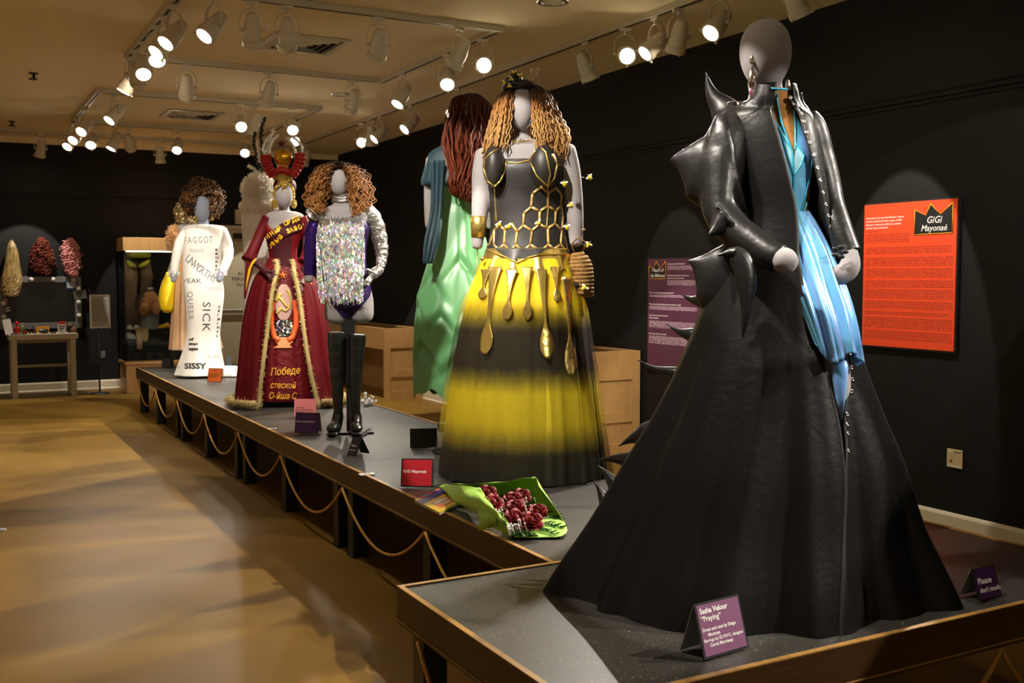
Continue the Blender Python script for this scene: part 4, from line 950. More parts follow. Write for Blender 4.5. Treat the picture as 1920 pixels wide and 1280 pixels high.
# ------------------------------------------------------------------ 3. green satin gown seen from behind
fg = Fig(858, 845, PZ); T = fg.T; s_ = fg.s
rg = thing('mannequin', 'mannequin seen from behind with long red hair, dark blue cape and green satin gown', 'mannequin', fg.B, fg.rot)
M_green = mat('green_satin', lin('619e69'), .36, spec=.6, sheen=(.15, .4, 'd8f0d0'), bump=(6, .10, 2, (1, 1, .4)))
M_teal = mat('dark_teal_cloth', lin('16343f'), .55, sheen=(.3, .5, '5f9fb0'))
body_mesh(fg, rg, [egg(fg, 842, 902, 180, 262, 1.1), fg.loft([(255, 858, 886, 1, 0), (272, 842, 900, .7, 0), (285, 812, 912, .5, 0), (320, 812, 910, .55, 0), (345, 832, 890, .5, 0), (400, 832, 890, .5, 0)], 16, 24, cap=True),
    limb(fg, [(812, 300, 0, 14), (807, 345, 0, 12), (805, 390, .0, 10), (804, 425, 0, 7)]), limb(fg, [(914, 300, 0, 14), (918, 345, 0, 12), (918, 390, .0, 10), (918, 425, 0, 7)])], M_jersey, .01)
pick = [(-2.45, 505, .0), (-1.55, 480, .1), (-2.0, 585, .0), (-1.30, 600, 0), (-1.62, 662, 0), (-2.5, 640, 0), (-1.0, 540, 0), (-.6, 650, 0), (-2.9, 560, 0)]
pz = [(a, T(858, y).z) for a, y, _ in pick]
def gfold(a, t, z):
    a = ((a+pi) % (2*pi))-pi; k = min(1, t*3); f = k*(.025*sin(9*a+.7)+.018*sin(15*a+2))*(1-.5*t)
    if t > .16:
        for a0_, z0_ in pz:
            d = a-a0_; arc = z0_-.30*min(abs(d), .8)**1.15   # cloth gathered up at a point, falling away to both sides
            w_ = .032+.035*abs(d); e = (z-arc)/w_
            if abs(d) < .75 and abs(e) < 4: f += (.070*math.exp(-((e-1.1)/1.2)**2)-.075*math.exp(-((e+.7)/.8)**2))*math.exp(-(d/.42)**2)
            f -= .07*math.exp(-(d/.06)**2)*math.exp(-((z-z0_-.03)/.05)**2)
    return f
gs = fg.loft([(346, 826, 893, .62, 0), (378, 829, 893, .64, 0), (400, 824, 898, .68, 0), (429, 818, 905, .72, 0), (491, 802, 920, .78, 0), (540, 788, 930, .82, 0), (607, 777, 941, .85, 0), (660, 775, 945, .86, 0), (700, 774, 945, .86, 0), (734, 775, 945, .86, 0)], 150, 200, fold=gfold)
nn = gs.n
for i, v in enumerate(gs.v):
    a = 2*pi*(i % nn)/nn; gs.v[i] = (v[0], v[1], v[2]+max(0, gs.t[i]-.8)*.14*(sin(5*a+.4)+.5*sin(11*a)))
gown = gs.build('satin_gown', M_green, rg, solid=.004); GG = fg.bvh(gown)
mb = MB(); fg.line(mb, GG, [(827, 377), (850, 381), (880, 379)], .003, 6, .001, 4); fg.line(mb, GG, [(862, 380), (858, 430), (858, 490), (856, 560), (857, 640)], .002, 5, .001, 5); mb.build('seam', M_green, rg)
fg.loft([(264, 848, 894, .8, 0), (276, 822, 904, .62, 0), (290, 804, 918, .56, 0), (318, 796, 924, .60, 0), (345, 791, 928, .62, 0), (350, 812, 905, .6, 0)], 30, 70, fold=lambda a, t, z: .03*t*sin(9*a)).build('cape', M_teal, rg, solid=.004)
def strip(fig, rows, m, name, root, dd=.02, wav=.006, solid=.003):
    g = []
    for k, (y, xl, xr, d) in enumerate(cr(rows, 24)):
        L_, R__ = fig.T(xl, y, d), fig.T(xr, y, d); g.append([L_.lerp(R__, i/10)+Vector((0, wav*sin(i*1.9+k*.15), 0)) for i in range(11)])
    return MB().grid(g).build(name, m, root, solid=solid)
strip(fg, [(300, 806, 834, -.16), (345, 808, 832, -.15), (400, 806, 830, -.16), (450, 796, 824, -.2), (494, 793, 811, -.22)], M_teal, 'cape_panel', rg, wav=.012)
M_red_hair = mat('auburn_hair', lin('5e2312'), .48, spec=.3); ramp_by_attr(M_red_hair, [(0, '3a1408'), (.4, '56200c'), (.8, '702e10'), (1, '64280e')], noise=.3, scale=40)
hl = [(878, 177, -.02), (850, 190, -.06), (845, 228, -.10), (834, 262, -.14), (846, 300, -.17), (850, 345, -.17), (855, 362, -.17)]
hr = [(888, 177, -.02), (912, 192, -.05), (920, 228, -.08), (925, 262, -.12), (914, 300, -.16), (895, 345, -.17), (884, 378, -.17)]
strand_hair(fg, rg, [(hl, hr)], 520, .0050, M_red_hair, .011, 4, 40, .014, seed=21, flat=.7)
MB().ball(T(883, 212, .0), (.115, .112, .124), 20, 14).build('wig_cap', mat('auburn_roots', lin('34120a'), .7), rg)
MB().tube([(0, 0, .01), (0, 0, T(858, 400).z)], .018, 10).build('stand_pole', M_dark_metal, rg)
MB().lathe([(.16, 0), (.16, .008), (.03, .014), (.02, .03)], 28).build('stand_base', M_dark_metal, rg)
t = thing('ballast_puck', 'small black gadget on the platform peeking out left of the yellow gown hem', 'gadget', gp(829, 806, PZ), 0)
MB().lathe([(.03, 0), (.034, .01), (.034, .05), (.02, .06)], 14).build('body', M_dark_metal, t); MB().tube([(.02, 0, .05), (.05, 0, .075), (.07, .02, .04), (.09, .03, .006)], .004, 6).build('cable', M_dark_metal, t)

# ------------------------------------------------------------------ 4. silver fringe leotard and thigh boots
fs = Fig(655, 808, PZ); T = fs.T; s_ = fs.s
rs = thing('mannequin', 'grey legless mannequin on a black pole wearing silver sequin fringe and curly brown hair', 'mannequin', fs.B, fs.rot)
tor = [(384, 624, 660, .9, 0), (390, 606, 682, .6, 0), (400, 594, 700, .48, 0), (425, 594, 692, .56, 0), (455, 598, 686, .62, 0), (490, 604, 684, .62, 0), (520, 606, 690, .66, 0), (550, 607, 698, .72, 0), (575, 610, 699, .74, 0)]
body_mesh(fs, rs, [egg(fs, 617, 655, 315, 368, 1.15, -.03, .88), fs.loft([(356, 628, 654, 1, .03), (378, 627, 656, 1, .02), (392, 612, 676, .7, 0)], 8, 20, cap=True), fs.loft(tor, 34, 36, cap=True),
    limb(fs, [(634, 560, 0, 25), (632, 585, 0, 24), (630, 596, 0, 22)]), limb(fs, [(675, 560, 0, 25), (677, 585, 0, 24), (677, 594, 0, 22)]),
    limb(fs, [(598, 405, 0, 12), (583, 440, -.02, 12), (581, 480, -.03, 10.5), (580, 515, -.04, 9), (579, 526, -.04, 8)]), limb(fs, [(698, 402, .0, 12), (712, 445, .03, 11), (716, 480, .02, 9), (712, 508, -.02, 7.5)])], M_jersey, .011)
body_s = [c for c in rs.children if c.name.startswith('body')][0]
M_purple = mat('purple_foil', lin('3c1f6e'), .26, .7, bump=(25, .25, 3)); M_sfoil = mat('silver_foil', lin('b8b2b0'), .34, .85, bump=(30, 1.0, 4))
M_seq = holo('sequin_fringe', 85, .75, 1.0, .28, base='f0ecec', mixf=.42, tilt=.5, metal=.45, stretch=(1, 1, .8))
M_leo = mat('purple_leotard', lin('2b1650'), .4, .3)
# leotard bottom
SL = fs.loft([(412, 594, 692, .57, -.004), (430, 592, 695, .60, -.004), (455, 596, 689, .66, -.004), (490, 602, 687, .66, -.004), (520, 604, 692, .70, -.004), (545, 608, 697, .76, -.004)], 30, 40)
for i in range(0): pass
SLo = SL.build('leotard', M_leo, rs); B_s = fs.bvh(SLo)
fs.patch([fs.bvh(body_s)], [(540, 609, 698), (555, 612, 694), (570, 622, 682), (584, 634, 668), (597, 645, 657)], 16, .006, 18).build('leotard_brief', M_leo, rs)
# fringe: rows of hanging sequin strands
def fringe_row(y0, x0, x1, ylen, n, off, seed):
    g = random.Random(seed); mb = MB()
    for k in range(n):
        x = x0+(x1-x0)*(k+.5)/n+g.uniform(-.4, .4); ys, ye = y0+g.uniform(-3, 3), y0+ylen*g.uniform(.82, 1.05); P = []
        m_ = max(4, int((ye-ys)/7)); rows = []
        for i in range(m_+1):
            y = ys+(ye-ys)*i/m_; p = fs.hit(B_s, x, min(y, 543), off)
            if p is None: p = T(x, y, -.17)
            elif y > 543: p = p+Vector((0, 0, T(x, y).z-T(x, 543).z))
            tw = g.uniform(-.9, .9); hw_ = (x1-x0)/n*fs.s*.55
            rows.append([p+Vector((-hw_*cos(tw), -hw_*sin(tw), 0)), p+Vector((hw_*cos(tw), hw_*sin(tw), 0))])
        mb.grid(rows)
    return mb
for y0, x0, x1, ln, n, off in ((412, 594, 682, 150, 46, .012), (425, 593, 684, 76, 52, .022), (450, 594, 684, 70, 52, .026), (478, 597, 682, 66, 50, .024), (505, 600, 681, 64, 46, .02), (408, 598, 680, 40, 48, .018)):
    o = fringe_row(y0, x0, x1, ln, n, off, int(y0)).build('fringe', M_seq, rs, smooth=False); o['kind'] = 'stuff'
# sleeves, glove, choker, shoulder wing
P = cr([(*T(x, y, d), r_*s_) for x, y, d, r_ in ((600, 404, -.01, 13), (586, 432, -.02, 13.5), (582, 470, -.03, 12), (580, 500, -.035, 10.5), (579.5, 516, -.04, 10))], 24)
MB().tube([p[:3] for p in P], [p[3] for p in P], 16).build('purple_sleeve', M_purple, rs)
P = cr([(*T(x, y, d), r_*s_) for x, y, d, r_ in ((672, 392, .0, 12), (692, 400, .0, 16), (706, 425, .02, 15.5), (714, 458, .03, 13.5), (716, 480, .02, 11), (713, 502, -.01, 8.5))], 30)
MB().tube([p[:3] for p in P], [p[3]*(1+.06*sin(i*1.7)) for i, p in enumerate(P)], 18).build('silver_sleeve', M_sfoil, rs)
mb = MB(); mb.tube([T(711, 506, -.03), T(702, 512, -.09), T(697, 516, -.12)], [.036, .04, .034], 12)
for k, (x, y) in enumerate(((681, 530), (680, 538), (684, 536), (690, 537))): mb.tube([T(699, 514+k*2, -.12), T((699+x)/2-1, (514+y)/2+k, -.15), T(x, y, -.16)], [.012, .0105, .006], 8)
mb.tube([T(698, 511, -.12), T(690, 505, -.15), T(685, 506, -.16)], [.012, .010, .006], 8)
voxel(mb.build('silver_glove', M_sfoil, rs), .005, 3)
mb = MB()
for y, r_ in ((367, 16), (372, 16.4), (377, 17)): mb.tube([T(642, y, .02)+Vector((r_*s_*cos(k*.2618), r_*s_*sin(k*.2618), .004*sin(k))) for k in range(25)], .0125, 8)
mb.build('choker', M_sfoil, rs)
mb = MB()
for pts, w_ in ((((596, 412), (584, 400), (574, 394)), 13), (((600, 414), (590, 398), (580, 388)), 12), (((604, 416), (598, 402), (592, 392)), 10)):
    mb.tube([T(x, y, -.06-.01*k) for k, (x, y) in enumerate(pts)], [(w_*s_*.5, .008), (w_*s_*.9, .01), (w_*s_*.3, .004)], 12, up=(.6, 0, -.8))
mb.build('shoulder_wing', M_sfoil, rs)
M_curl = mat('ombre_curls', lin('8a5424'), .5, spec=.5); ramp_by_attr(M_curl, [(0, '15100c'), (.22, '2a1c11'), (.45, '7a4a20'), (1, 'a06a30')], noise=.25, scale=60)
gl = ([(632, 306, -.02), (618, 322, -.08), (614, 350, -.10), (604, 380, -.12), (606, 402, -.13)], [(628, 304, .03), (598, 325, .0), (585, 355, .0), (579, 376, -.02), (590, 392, -.04)])
gr = ([(640, 306, -.02), (655, 322, -.08), (657, 352, -.10), (664, 385, -.12), (667, 405, -.13)], [(644, 304, .03), (674, 322, .0), (686, 350, .0), (690, 376, -.02), (678, 396, -.04)])
gb = ([(628, 304, .03), (600, 330, .08), (600, 370, .1)], [(644, 304, .03), (672, 330, .08), (672, 370, .1)])
gt1 = ([(634, 307, -.05), (622, 312, -.10), (612, 330, -.11), (604, 355, -.10)], [(632, 303, .02), (606, 314, -.03), (592, 336, -.04), (584, 360, -.04)])
gt2 = ([(638, 307, -.05), (650, 312, -.10), (660, 330, -.11), (666, 355, -.10)], [(640, 303, .02), (664, 314, -.03), (678, 336, -.04), (686, 360, -.04)])
strand_hair(fs, rs, [gl, gr, gb, gt1, gt2], 700, .0040, M_curl, .013, 5, 46, .018, seed=31)
mb = MB(); mb.ball(T(636, 330, .04), (.10, .10, .105), 18, 12); mb.ball(T(636, 313, -.0), (.085, .108, .036), 18, 10); mb.build('wig_cap', mat('black_roots', lin('2a1d12'), .95, spec=.1), rs)
mb = MB(); mb.tube([(0, 0, .01), (0, 0, T(655, 596).z)], .019, 10); mb.box(-.05, .045, -.04, .04, T(655, 720).z, T(655, 596).z+.03); mb.build('stand_pole', M_dark_metal, rs, smooth=False)
MB().box(-.14, .17, -.13, .13, 0, .008).build('stand_base', M_dark_metal, rs, smooth=False)
# thigh boots stand on the platform: things of their own
M_boot = mat('black_boot_leather', (.008, .0075, .007), .3, spec=.6, bump=(16, .5, 4), coat=(.2, .2))
def boot(name, label, ox, pts, toe):
    """pts: leg axis from top to ankle (px, py, radius px); toe (px, py)"""
    f = Fig(ox, 812, PZ); t = thing(name, label, 'boot', f.B, f.rot, 'thigh high boots'); U = f.T
    P = cr([(*U(x, y, d), r_*f.s, r_*f.s*.95) for x, y, r_, d in pts], 40)
    mb = MB(); mb.tube([p[:3] for p in P], [(p[3]*(1+.035*sin(i*1.1)*(i > 8)), p[4]*(1+.035*sin(i*1.3)*(i > 8))) for i, p in enumerate(P)], 20, up=(1, 0, 0)); 
    ax, ay = pts[-1][0], pts[-1][1]; A = U(ax, ay, 0); tz = U(toe[0], toe[1], 0)
    Q = cr([(*(A+Vector((0, .02, .02))), .040, .05), (*(A+Vector((tz.x-A.x)*.35 for _ in [0]) if False else A+Vector(((tz.x-A.x)*.35, -.03, -.05))), .040, .052), (A.x+(tz.x-A.x)*.8, -.09, .055, .042, .036), (tz.x, -.13, .045, .036, .026), (tz.x, -.15, .042, .012, .012)], 18)
    mb.tube([q[:3] for q in Q], [(q[3], q[4]) for q in Q], 16, up=(1, 0, 0))
    voxel(mb.build('shaft', M_boot, t), .007, 3)
    MB().tube([(tz.x, -.155, .014), (tz.x-(tz.x-A.x)*.2, -.09, .014), (A.x+(tz.x-A.x)*.6, -.03, .016)], [(.038, .014), (.04, .014), (.03, .014)], 14, up=(1, 0, 0)).build('platform_sole', M_boot, t)
    MB().tube([A+Vector((.004, .055, -.03)), (A.x+.004, .065, .06), (A.x+.004, .06, .003)], [.026, .010, .007], 10).build('heel', M_boot, t)
boot('thigh_boot', 'black leather thigh boot under the red gown side of the silver mannequin, toe turned out', 630, [(631, 622, 16.5, 0), (631, 650, 16, 0), (632, 700, 13.5, 0), (633, 740, 11, 0), (634, 765, 9, 0), (634, 785, 9.5, .01)], (622, 806))
boot('thigh_boot', 'black leather thigh boot right of the black pole, toe pointing at the viewer', 667, [(670, 626, 17, 0), (669, 655, 15.5, 0), (667, 700, 13, 0), (666, 740, 10.5, 0), (667, 768, 9, 0), (668, 785, 9.5, .01)], (669, 808))

# ------------------------------------------------------------------ 5. red velvet gown
fr = Fig(532, 757, PZ); T = fr.T; s_ = fr.s
rr_ = thing('mannequin', 'mannequin in dark red velvet gown with gold sash lettering and raised-arms headdress', 'mannequin', fr.B, fr.rot)
M_velvet = mat('red_velvet', lin('56030c'), .62, spec=.2, sheen=(.12, .3, 'c00818'), bump=(9, .12, 2)); M_velvet_d = mat('dark_red_velvet', lin('30030a'), .7, spec=.2, sheen=(.2, .4, '8a1520'), bump=(40, .2, 3))
M_crushed = mat('crushed_red_velvet', lin('5c060e'), .5, spec=.25, sheen=(.18, .3, 'd02030'), bump=(30, .5, 4))
M_fringe = mat('cream_gold_fringe', lin('d0b878'), .8, bump=(200, .9, 3)); M_ytrim = mat('yellow_fringe', lin('e8b818'), .75, bump=(200, .8, 3))
M_redglove = mat('dark_red_glove', lin('3a0810'), .6, sheen=(.4, .4, '902030'))
def z4(x, y): return (440+x/5.335, 380+y/5.335)
body_mesh(fr, rr_, [egg(fr, 514, 550, 340, 392, 1.15, -.03, .88), fr.loft([(382, 523, 543, 1, .035), (394, 522, 544, 1, .025), (402, 506, 560, .6, 0)], 8, 20, cap=True), fr.loft([(396, 514, 554, .7, 0), (401, 500, 568, .5, 0), (412, 496, 570, .52, 0), (440, 500, 563, .62, 0), (470, 505, 556, .64, 0), (492, 507, 555, .66, 0), (520, 502, 566, .7, 0)], 24, 30, cap=True),
   ], M_jersey, .011)
bod = fr.loft([(404, 497, 572, .54, -.004), (415, 494, 573, .56, -.004), (440, 497, 566, .66, -.004), (462, 502, 558, .66, -.004), (480, 505, 557, .67, -.004), (500, 504, 560, .68, -.004), (520, 500, 568, .7, -.004)], 34, 40, fold=lambda a, t, z: .01*sin(11*a))
# scooped neckline: lower the front of the bodice top
nn = bod.n
for i, v in enumerate(bod.v):
    a = 2*pi*(i % nn)/nn; k = max(0, -sin(a)-.35)/.65; tt = max(0, 1-bod.t[i]/.30)
    bod.v[i] = (v[0], v[1], v[2]-.115*min(1, k*2.2)*tt)
bo = bod.build('bodice', M_crushed, rr_, solid=.003); VB = fr.bvh(bo)
fr.patch(VB, [(436, 511, 548), (460, 511, 547), (485, 512, 546), (500, 519, 540), (512, 526, 533)], 10, .005, 24).build('stomacher', M_velvet_d, rr_)
sash_r = [z4(*q) for q in ((275, 430), (410, 250), (520, 185), (700, 115))]; sash_b = [z4(*q) for q in ((318, 505), (430, 400), (560, 325), (715, 268))]
sg = []
U0, U1 = cr(sash_r, 22), cr(sash_b, 22)
SBod = [VB, fr.bvh([c for c in rr_.children if c.name.startswith('body')][0])]
for a, b in zip(U0, U1):
    row = []
    for i in range(7): 
        h = fr.hit(SBod, a[0]+(b[0]-a[0])*i/6, a[1]+(b[1]-a[1])*i/6, .008); row.append(h)
    if all(row): sg.append(row)
sa = MB().grid(sg).build('sash', M_velvet_d, rr_, solid=.003); SS = [fr.bvh(sa)]+SBod
M_ylet = mat('yellow_lettering', lin('edb41c'), .5)
for txt, pts, h in (('ЕННЫЙ', ((296, 388), (385, 322), (468, 272)), 8.2), ('ОРДЕН', ((500, 232), (600, 190), (708, 150)), 8.2), ('КОВЫЙ', ((325, 488), (400, 425), (492, 360)), 8.2), ('ЗАВОД', ((528, 308), (620, 272), (715, 246)), 8.2)):
    Q = [z4(*q) for q in pts]; L_ = math.dist(Q[0], Q[1])+math.dist(Q[1], Q[2]); n = len(txt)
    C_ = cr(Q, n*4); mb = MB()
    for i, ch in enumerate(txt):
        p, q = C_[i*4], C_[i*4+3]; fr.text(mb, SS, ch, p[0], p[1], h, math.degrees(math.atan2(q[1]-p[1], q[0]-p[0])), .006, L_/n/8.2*.92, bold=.035)
    mb.build('sash_word', M_ylet, rr_, smooth=False)
# sleeves and gloved hands
P = cr([(*T(x, y, d), r_*s_) for x, y, d, r_ in ((504, 408, 0, 12), (492, 430, .0, 10), (481, 455, -.02, 10), (471, 478, -.06, 11), (466, 488, -.08, 14))], 24)
MB().tube([p[:3] for p in P], [p[3] for p in P], 16).build('sleeve', M_velvet, rr_)
P = cr([(*T(x, y, d), r_*s_) for x, y, d, r_ in ((564, 408, 0, 12), (574, 432, .0, 10), (578, 460, -.02, 10), (575, 482, -.06, 12), (572, 492, -.08, 14))], 24)
MB().tube([p[:3] for p in P], [p[3] for p in P], 16).build('sleeve', M_velvet, rr_)
strip(fr, [(478, 462, 482, -.1), (505, 460, 474, -.11), (535, 458, 466, -.12), (560, 458, 461, -.12)], M_velvet, 'sleeve_drape', rr_, wav=.01)
mb = MB(); mb.tube([T(x, y, -.125) for x, y in ((481, 484), (474, 492), (468, 505), (463, 530), (461, 545))], [.006, .012, .011, .009, .005], 8); mb.build('sleeve_trim', M_ytrim, rr_)
mb = MB(); mb.tube([T(x, y, -.14) for x, y in ((572, 520), (572, 545), (575, 580), (580, 612), (585, 614), (589, 585), (587, 550), (581, 525))], [.008, .012, .013, .015, .015, .013, .012, .008], 8); mb.build('sleeve_trim', M_ytrim, rr_)
def glove(fig, root, wrist, palm, fingers, thumb, m, d0, d1):
    mb = MB(); U = fig.T; mb.tube(cr([(*U(*wrist, d0), .034), (*U((wrist[0]*2+palm[0])/3, (wrist[1]*2+palm[1])/3, d0), .028), (*U(*palm, d1), .036)], 10) and [Vector(p[:3]) for p in cr([tuple(U(*wrist, d0)), tuple(U((wrist[0]+palm[0])/2, (wrist[1]+palm[1])/2, d0)), tuple(U(*palm, d1))], 10)], [.036-.010*sin(pi*i/10) for i in range(11)], 12)
    for i, (x, y) in enumerate(fingers):
        a = U(palm[0]+(i-1.5)*1.2, palm[1]+1, d1); b = U(x, y, d1-.02); mb.tube([a, a.lerp(b, .5)+Vector((0, -.016, .004)), b], [.0125, .0115, .007], 8)
    a = U(palm[0], palm[1]-2, d1); b = U(*thumb, d1-.03); mb.tube([a, a.lerp(b, .5)+Vector((0, -.01, 0)), b], [.014, .012, .008], 8)
    return voxel(mb.build('gloved_hand', m, root), .005, 2)
glove(fr, rr_, (478, 491), (503, 512), ((508, 530), (513, 528), (517, 523), (519, 516)), (517, 508), M_redglove, -.13, -.2)
glove(fr, rr_, (571, 500), (564, 535), ((556, 552), (560, 556), (564, 557), (568, 555)), (553, 536), M_redglove, -.13, -.2)
# skirt: inner panel and the open velvet overskirt
def rfold(a, t, z): return t**.6*(.060*sin(9*a+.5)+.035*sin(16*a+2)+.018*sin(29*a))
ins = fr.loft([(500, 503, 565, .66, -.01), (540, 492, 575, .7, -.01), (600, 480, 586, .74, -.01), (680, 472, 596, .78, -.01), (738, 468, 602, .8, -.01), (748, 468, 602, .8, -.01)], 50, 120, fold=lambda a, t, z: t*(.02*sin(17*a)+.012*sin(27*a))).build('skirt_panel', M_crushed, rr_); IB = fr.bvh(ins)
ov = [(y, R(a), R(b)) for y, a, b in ((488, -62, -118), (505, -70, -108), (600, -66, -112), (680, -60, -118), (745, -54, -126), (768, -50, -130))]
zo = [(-T(532, y).z, a, b) for y, a, b in ov]
def oopen(t, z): a, b = interp(zo, -z); return a, b+2*pi
om = fr.loft([(484, 503, 561, .72, -.012), (496, 498, 572, .78, -.012), (515, 482, 585, .82, -.012), (545, 470, 597, .84, -.012), (600, 458, 610, .86, -.012), (680, 450, 622, .9, -.012), (735, 445, 634, .92, -.012), (755.5, 438, 642, .94, -.012)], 70, 150, fold=rfold, opening=oopen)
ovo = om.build('overskirt', M_velvet, rr_, solid=.006); n_ = om.n
def fringe_tube(pts, r_, m, name, root, n=900, ln=.03, seed=2):
    g = random.Random(seed); mb = MB(); mb.tube(pts, r_, 8); 
    for _ in range(n):
        k = g.random()*(len(pts)-1); j = int(k); p = Vector(pts[j]).lerp(Vector(pts[min(j+1, len(pts)-1)]), k-j)
        d = Vector((g.gauss(0, 1), g.gauss(0, 1), g.gauss(0, .6)-.4)).normalized(); mb.tube([p, p+d*(r_+ln*g.uniform(.4, 1))], [.003, .0012], 4, cap=False)
    return mb.build(name, m, root)
for k in (0, n_-1):
    pts = [Vector(om.v[j*n_+k])+Vector((0, -.008, 0)) for j in range(4, om.nr)]; fringe_tube(pts, .017, M_fringe, 'front_fringe', rr_, 700, .024, k)
hem = [Vector(om.v[(om.nr-1)*n_+i])+Vector((0, 0, .034)) for i in range(n_)]
hem = [p+(Vector((p.x, p.y, 0)).normalized()*.02) for p in hem]; fringe_tube(hem, .024, M_fringe, 'hem_fringe', rr_, 2200, .045, 9)
# emblem, star, wheat bands, lettering on the panel
M_pale = mat('dusty_pink_satin', lin('b08a80'), .5); M_gold2 = mat('pale_gold_applique', lin('d2b456'), .5, .3)
fr.patch([IB, VB], [(533+ (y)*1.0, 532-17*math.sqrt(max(0, 1-((y-34)/35)**2)), 532+17*math.sqrt(max(0, 1-((y-34)/35)**2))) for y in range(0, 69, 4)], 12, .008, 24).build('oval_emblem', M_pale, rr_, solid=.004)
mb = MB(); ES = [IB, VB]
fr.line(mb, ES, [z4(*q) for q in ((435, 935), (480, 985), (525, 1045))], (.004, .011), 6, .013, 2, up=(0, 1, 0)); fr.line(mb, ES, [z4(*q) for q in ((408, 985), (430, 950), (458, 905))], (.005, .022), 6, .014, 2, up=(0, 1, 0))
fr.line(mb, ES, [z4(*q) for q in ((520, 865), (550, 910), (562, 980), (545, 1050), (510, 1085), (470, 1060))], (.004, .010), 6, .0135, 2, up=(0, 1, 0)); fr.line(mb, ES, [z4(*q) for q in ((470, 1050), (440, 1085), (418, 1110))], (.004, .013), 6, .013, 2, up=(0, 1, 0))
mb.build('emblem_tools', M_gold2, rr_)
def star(fig, b, cx, cy, r_, m, root, off, name='star'):
    mb = MB(); v = [fig.hit(b, cx, cy, off+.012)]+[fig.hit(b, cx+r_*(1 if k % 2 == 0 else .42)*sin(k*pi/5), cy-r_*(1 if k % 2 == 0 else .42)*cos(k*pi/5), off) for k in range(10)]
    if all(v): mb.add(v, [(0, 1+k, 1+(k+1) % 10) for k in range(10)])
    return mb.build(name, m, root, smooth=False)
star(fr, [VB, IB], 530, 516, 8.5, mat('orange_star', lin('d8682c'), .5), rr_, .012)
M_oran = mat('orange_ribbon', lin('e0581c'), .55)
for k, pts in enumerate((((512, 562), (508, 590), (509, 612), (515, 632), (524, 638)), ((552, 562), (556, 590), (555, 612), (549, 632), (540, 638)))):
    mb = MB(); fr.line(mb, [IB, VB], pts, (.006, .026), 6, .012, 2, up=(0, 1, 0)); mb.build('wheat_band', M_oran, rr_)
fr.patch([IB], [(632, 519, 546), (640, 515, 550), (646, 522, 543), (652, 512, 548)], 8, .012, 10).build('ribbon_bow', mat('peach_ribbon', lin('e08858'), .5), rr_)
fr.patch([IB], [(600, 513, 549), (612, 514, 549), (622, 518, 546), (630, 524, 540)], 10, .012, 12).build('sequin_field', holo('loose_sequins', 90, .5, 1.0, .2, base='8a7a50', mixf=.6, tilt=.5), rr_)
M_script = mat('gold_script', lin('e0a028'), .45)
for i, (tx, x, y, h, r_) in enumerate((('Победе', 507, 704, 14, -4), ('стеской', 506, 727, 11.5, -4), ('О-йша С', 503, 747, 12, -4))): fr.text(MBq := MB(), [IB], tx, x, y, h, r_ +5*(i > 0), .012, .78, shear=.25, bold=.012); MBq.build('script_word', M_script, rr_, smooth=False)
# headdress
def zh(x, y): return (420+x/5.817, 210+y/5.817)
M_jewel = mat('gold_jewels', lin('e0c060'), .28, .8, bump=(120, 1.0, 2)); M_puff = mat('red_satin_velvet', lin('a00c18'), .45, sheen=(.6, .3, 'ff5050'))
hd = MB(); hd.ball(T(534, 349, .02), (.098, .10, .088), 20, 12); hd.build('turban', M_velvet, rr_)
g_ = random.Random(4); mb = MB()
for k in range(70):
    a = R(-100+200*k/69); x = 532.5+18.5*sin(a); y = 366-24*cos(a)
    mb.ball(T(x, y, -.09-.03*cos(a)), g_.uniform(.008, .014), 7, 5)
for k in range(46): mb.ball(T(530+g_.gauss(0, 4.5), 344+g_.gauss(0, 3.6), -.135), g_.uniform(.007, .013), 7, 5)
for k in range(40): mb.ball(T(533+g_.uniform(-13, 13), 336+g_.gauss(0, 1.6), -.10), g_.uniform(.008, .012), 7, 5)
mb.build('brow_jewels', M_jewel, rr_)
for x in (514.5, 551):
    mb = MB(); 
    for k in range(14): mb.ball(T(x+4*cos(k*.45), 382+7*sin(k*.45), -.07), .009, 7, 5)
    for k in range(6): mb.ball(T(x+1.6*cos(k), 382+3.4*sin(k), -.08), .009, 7, 5)
    mb.build('earring', M_jewel, rr_)
MB().tube([T(530, y, 0) for y in (336, 326, 318, 308)], [.075, .05, .045, .05], 16).build('headdress_neck', M_jewel, rr_)
MB().tube([T(x, y, -.04) for x, y in (zh(560, 690), zh(575, 650), zh(630, 630), zh(690, 650), zh(705, 690))], [.022, .03, .034, .03, .022], 12).build('headdress_bow', M_puff, rr_)
MB().ball(T(530.5, 296, 0), .0775, 24, 16).build('globe', mat('gold_globe', lin('d8a428'), .25, .9, bump=(30, .2, 2)), rr_)
for i, pts in enumerate((((455, 470), (462, 545), (490, 625), (540, 700)), ((830, 450), (822, 540), (785, 630), (735, 700)))):
    C_ = cr([zh(*q) for q in pts], 48); path = [T(x, y, 0) for x, y in C_]; rad = []
    for k in range(49): u = k/48*7; rad.append((.052-.010*k/48)*(.70+.30*abs(sin(pi*u))**.6))
    MB().tube(path, rad, 16).build('puffed_arm', M_puff, rr_)
M_crys = holo('crystal_spray', 120, .35, 1.0, .18, tilt=.5, metal=.25)
for i, loops in enumerate((((zh(440, 460), zh(425, 400), zh(470, 300), zh(540, 225)), (zh(490, 460), zh(505, 380), zh(545, 300), zh(600, 245))), ((zh(850, 440), zh(850, 380), zh(800, 310), zh(730, 260)), (zh(780, 450), zh(760, 380), zh(720, 320), zh(670, 275))))):
    for pts in loops:
        C_ = cr(pts, 20); MB().tube([T(x, y, -.02) for x, y in C_], [(.026, .012)]*18+[(.018, .01), (.012, .006), (.006, .003)], 8, up=(0, 1, 0)).build('crystal_spray', M_crys, rr_)
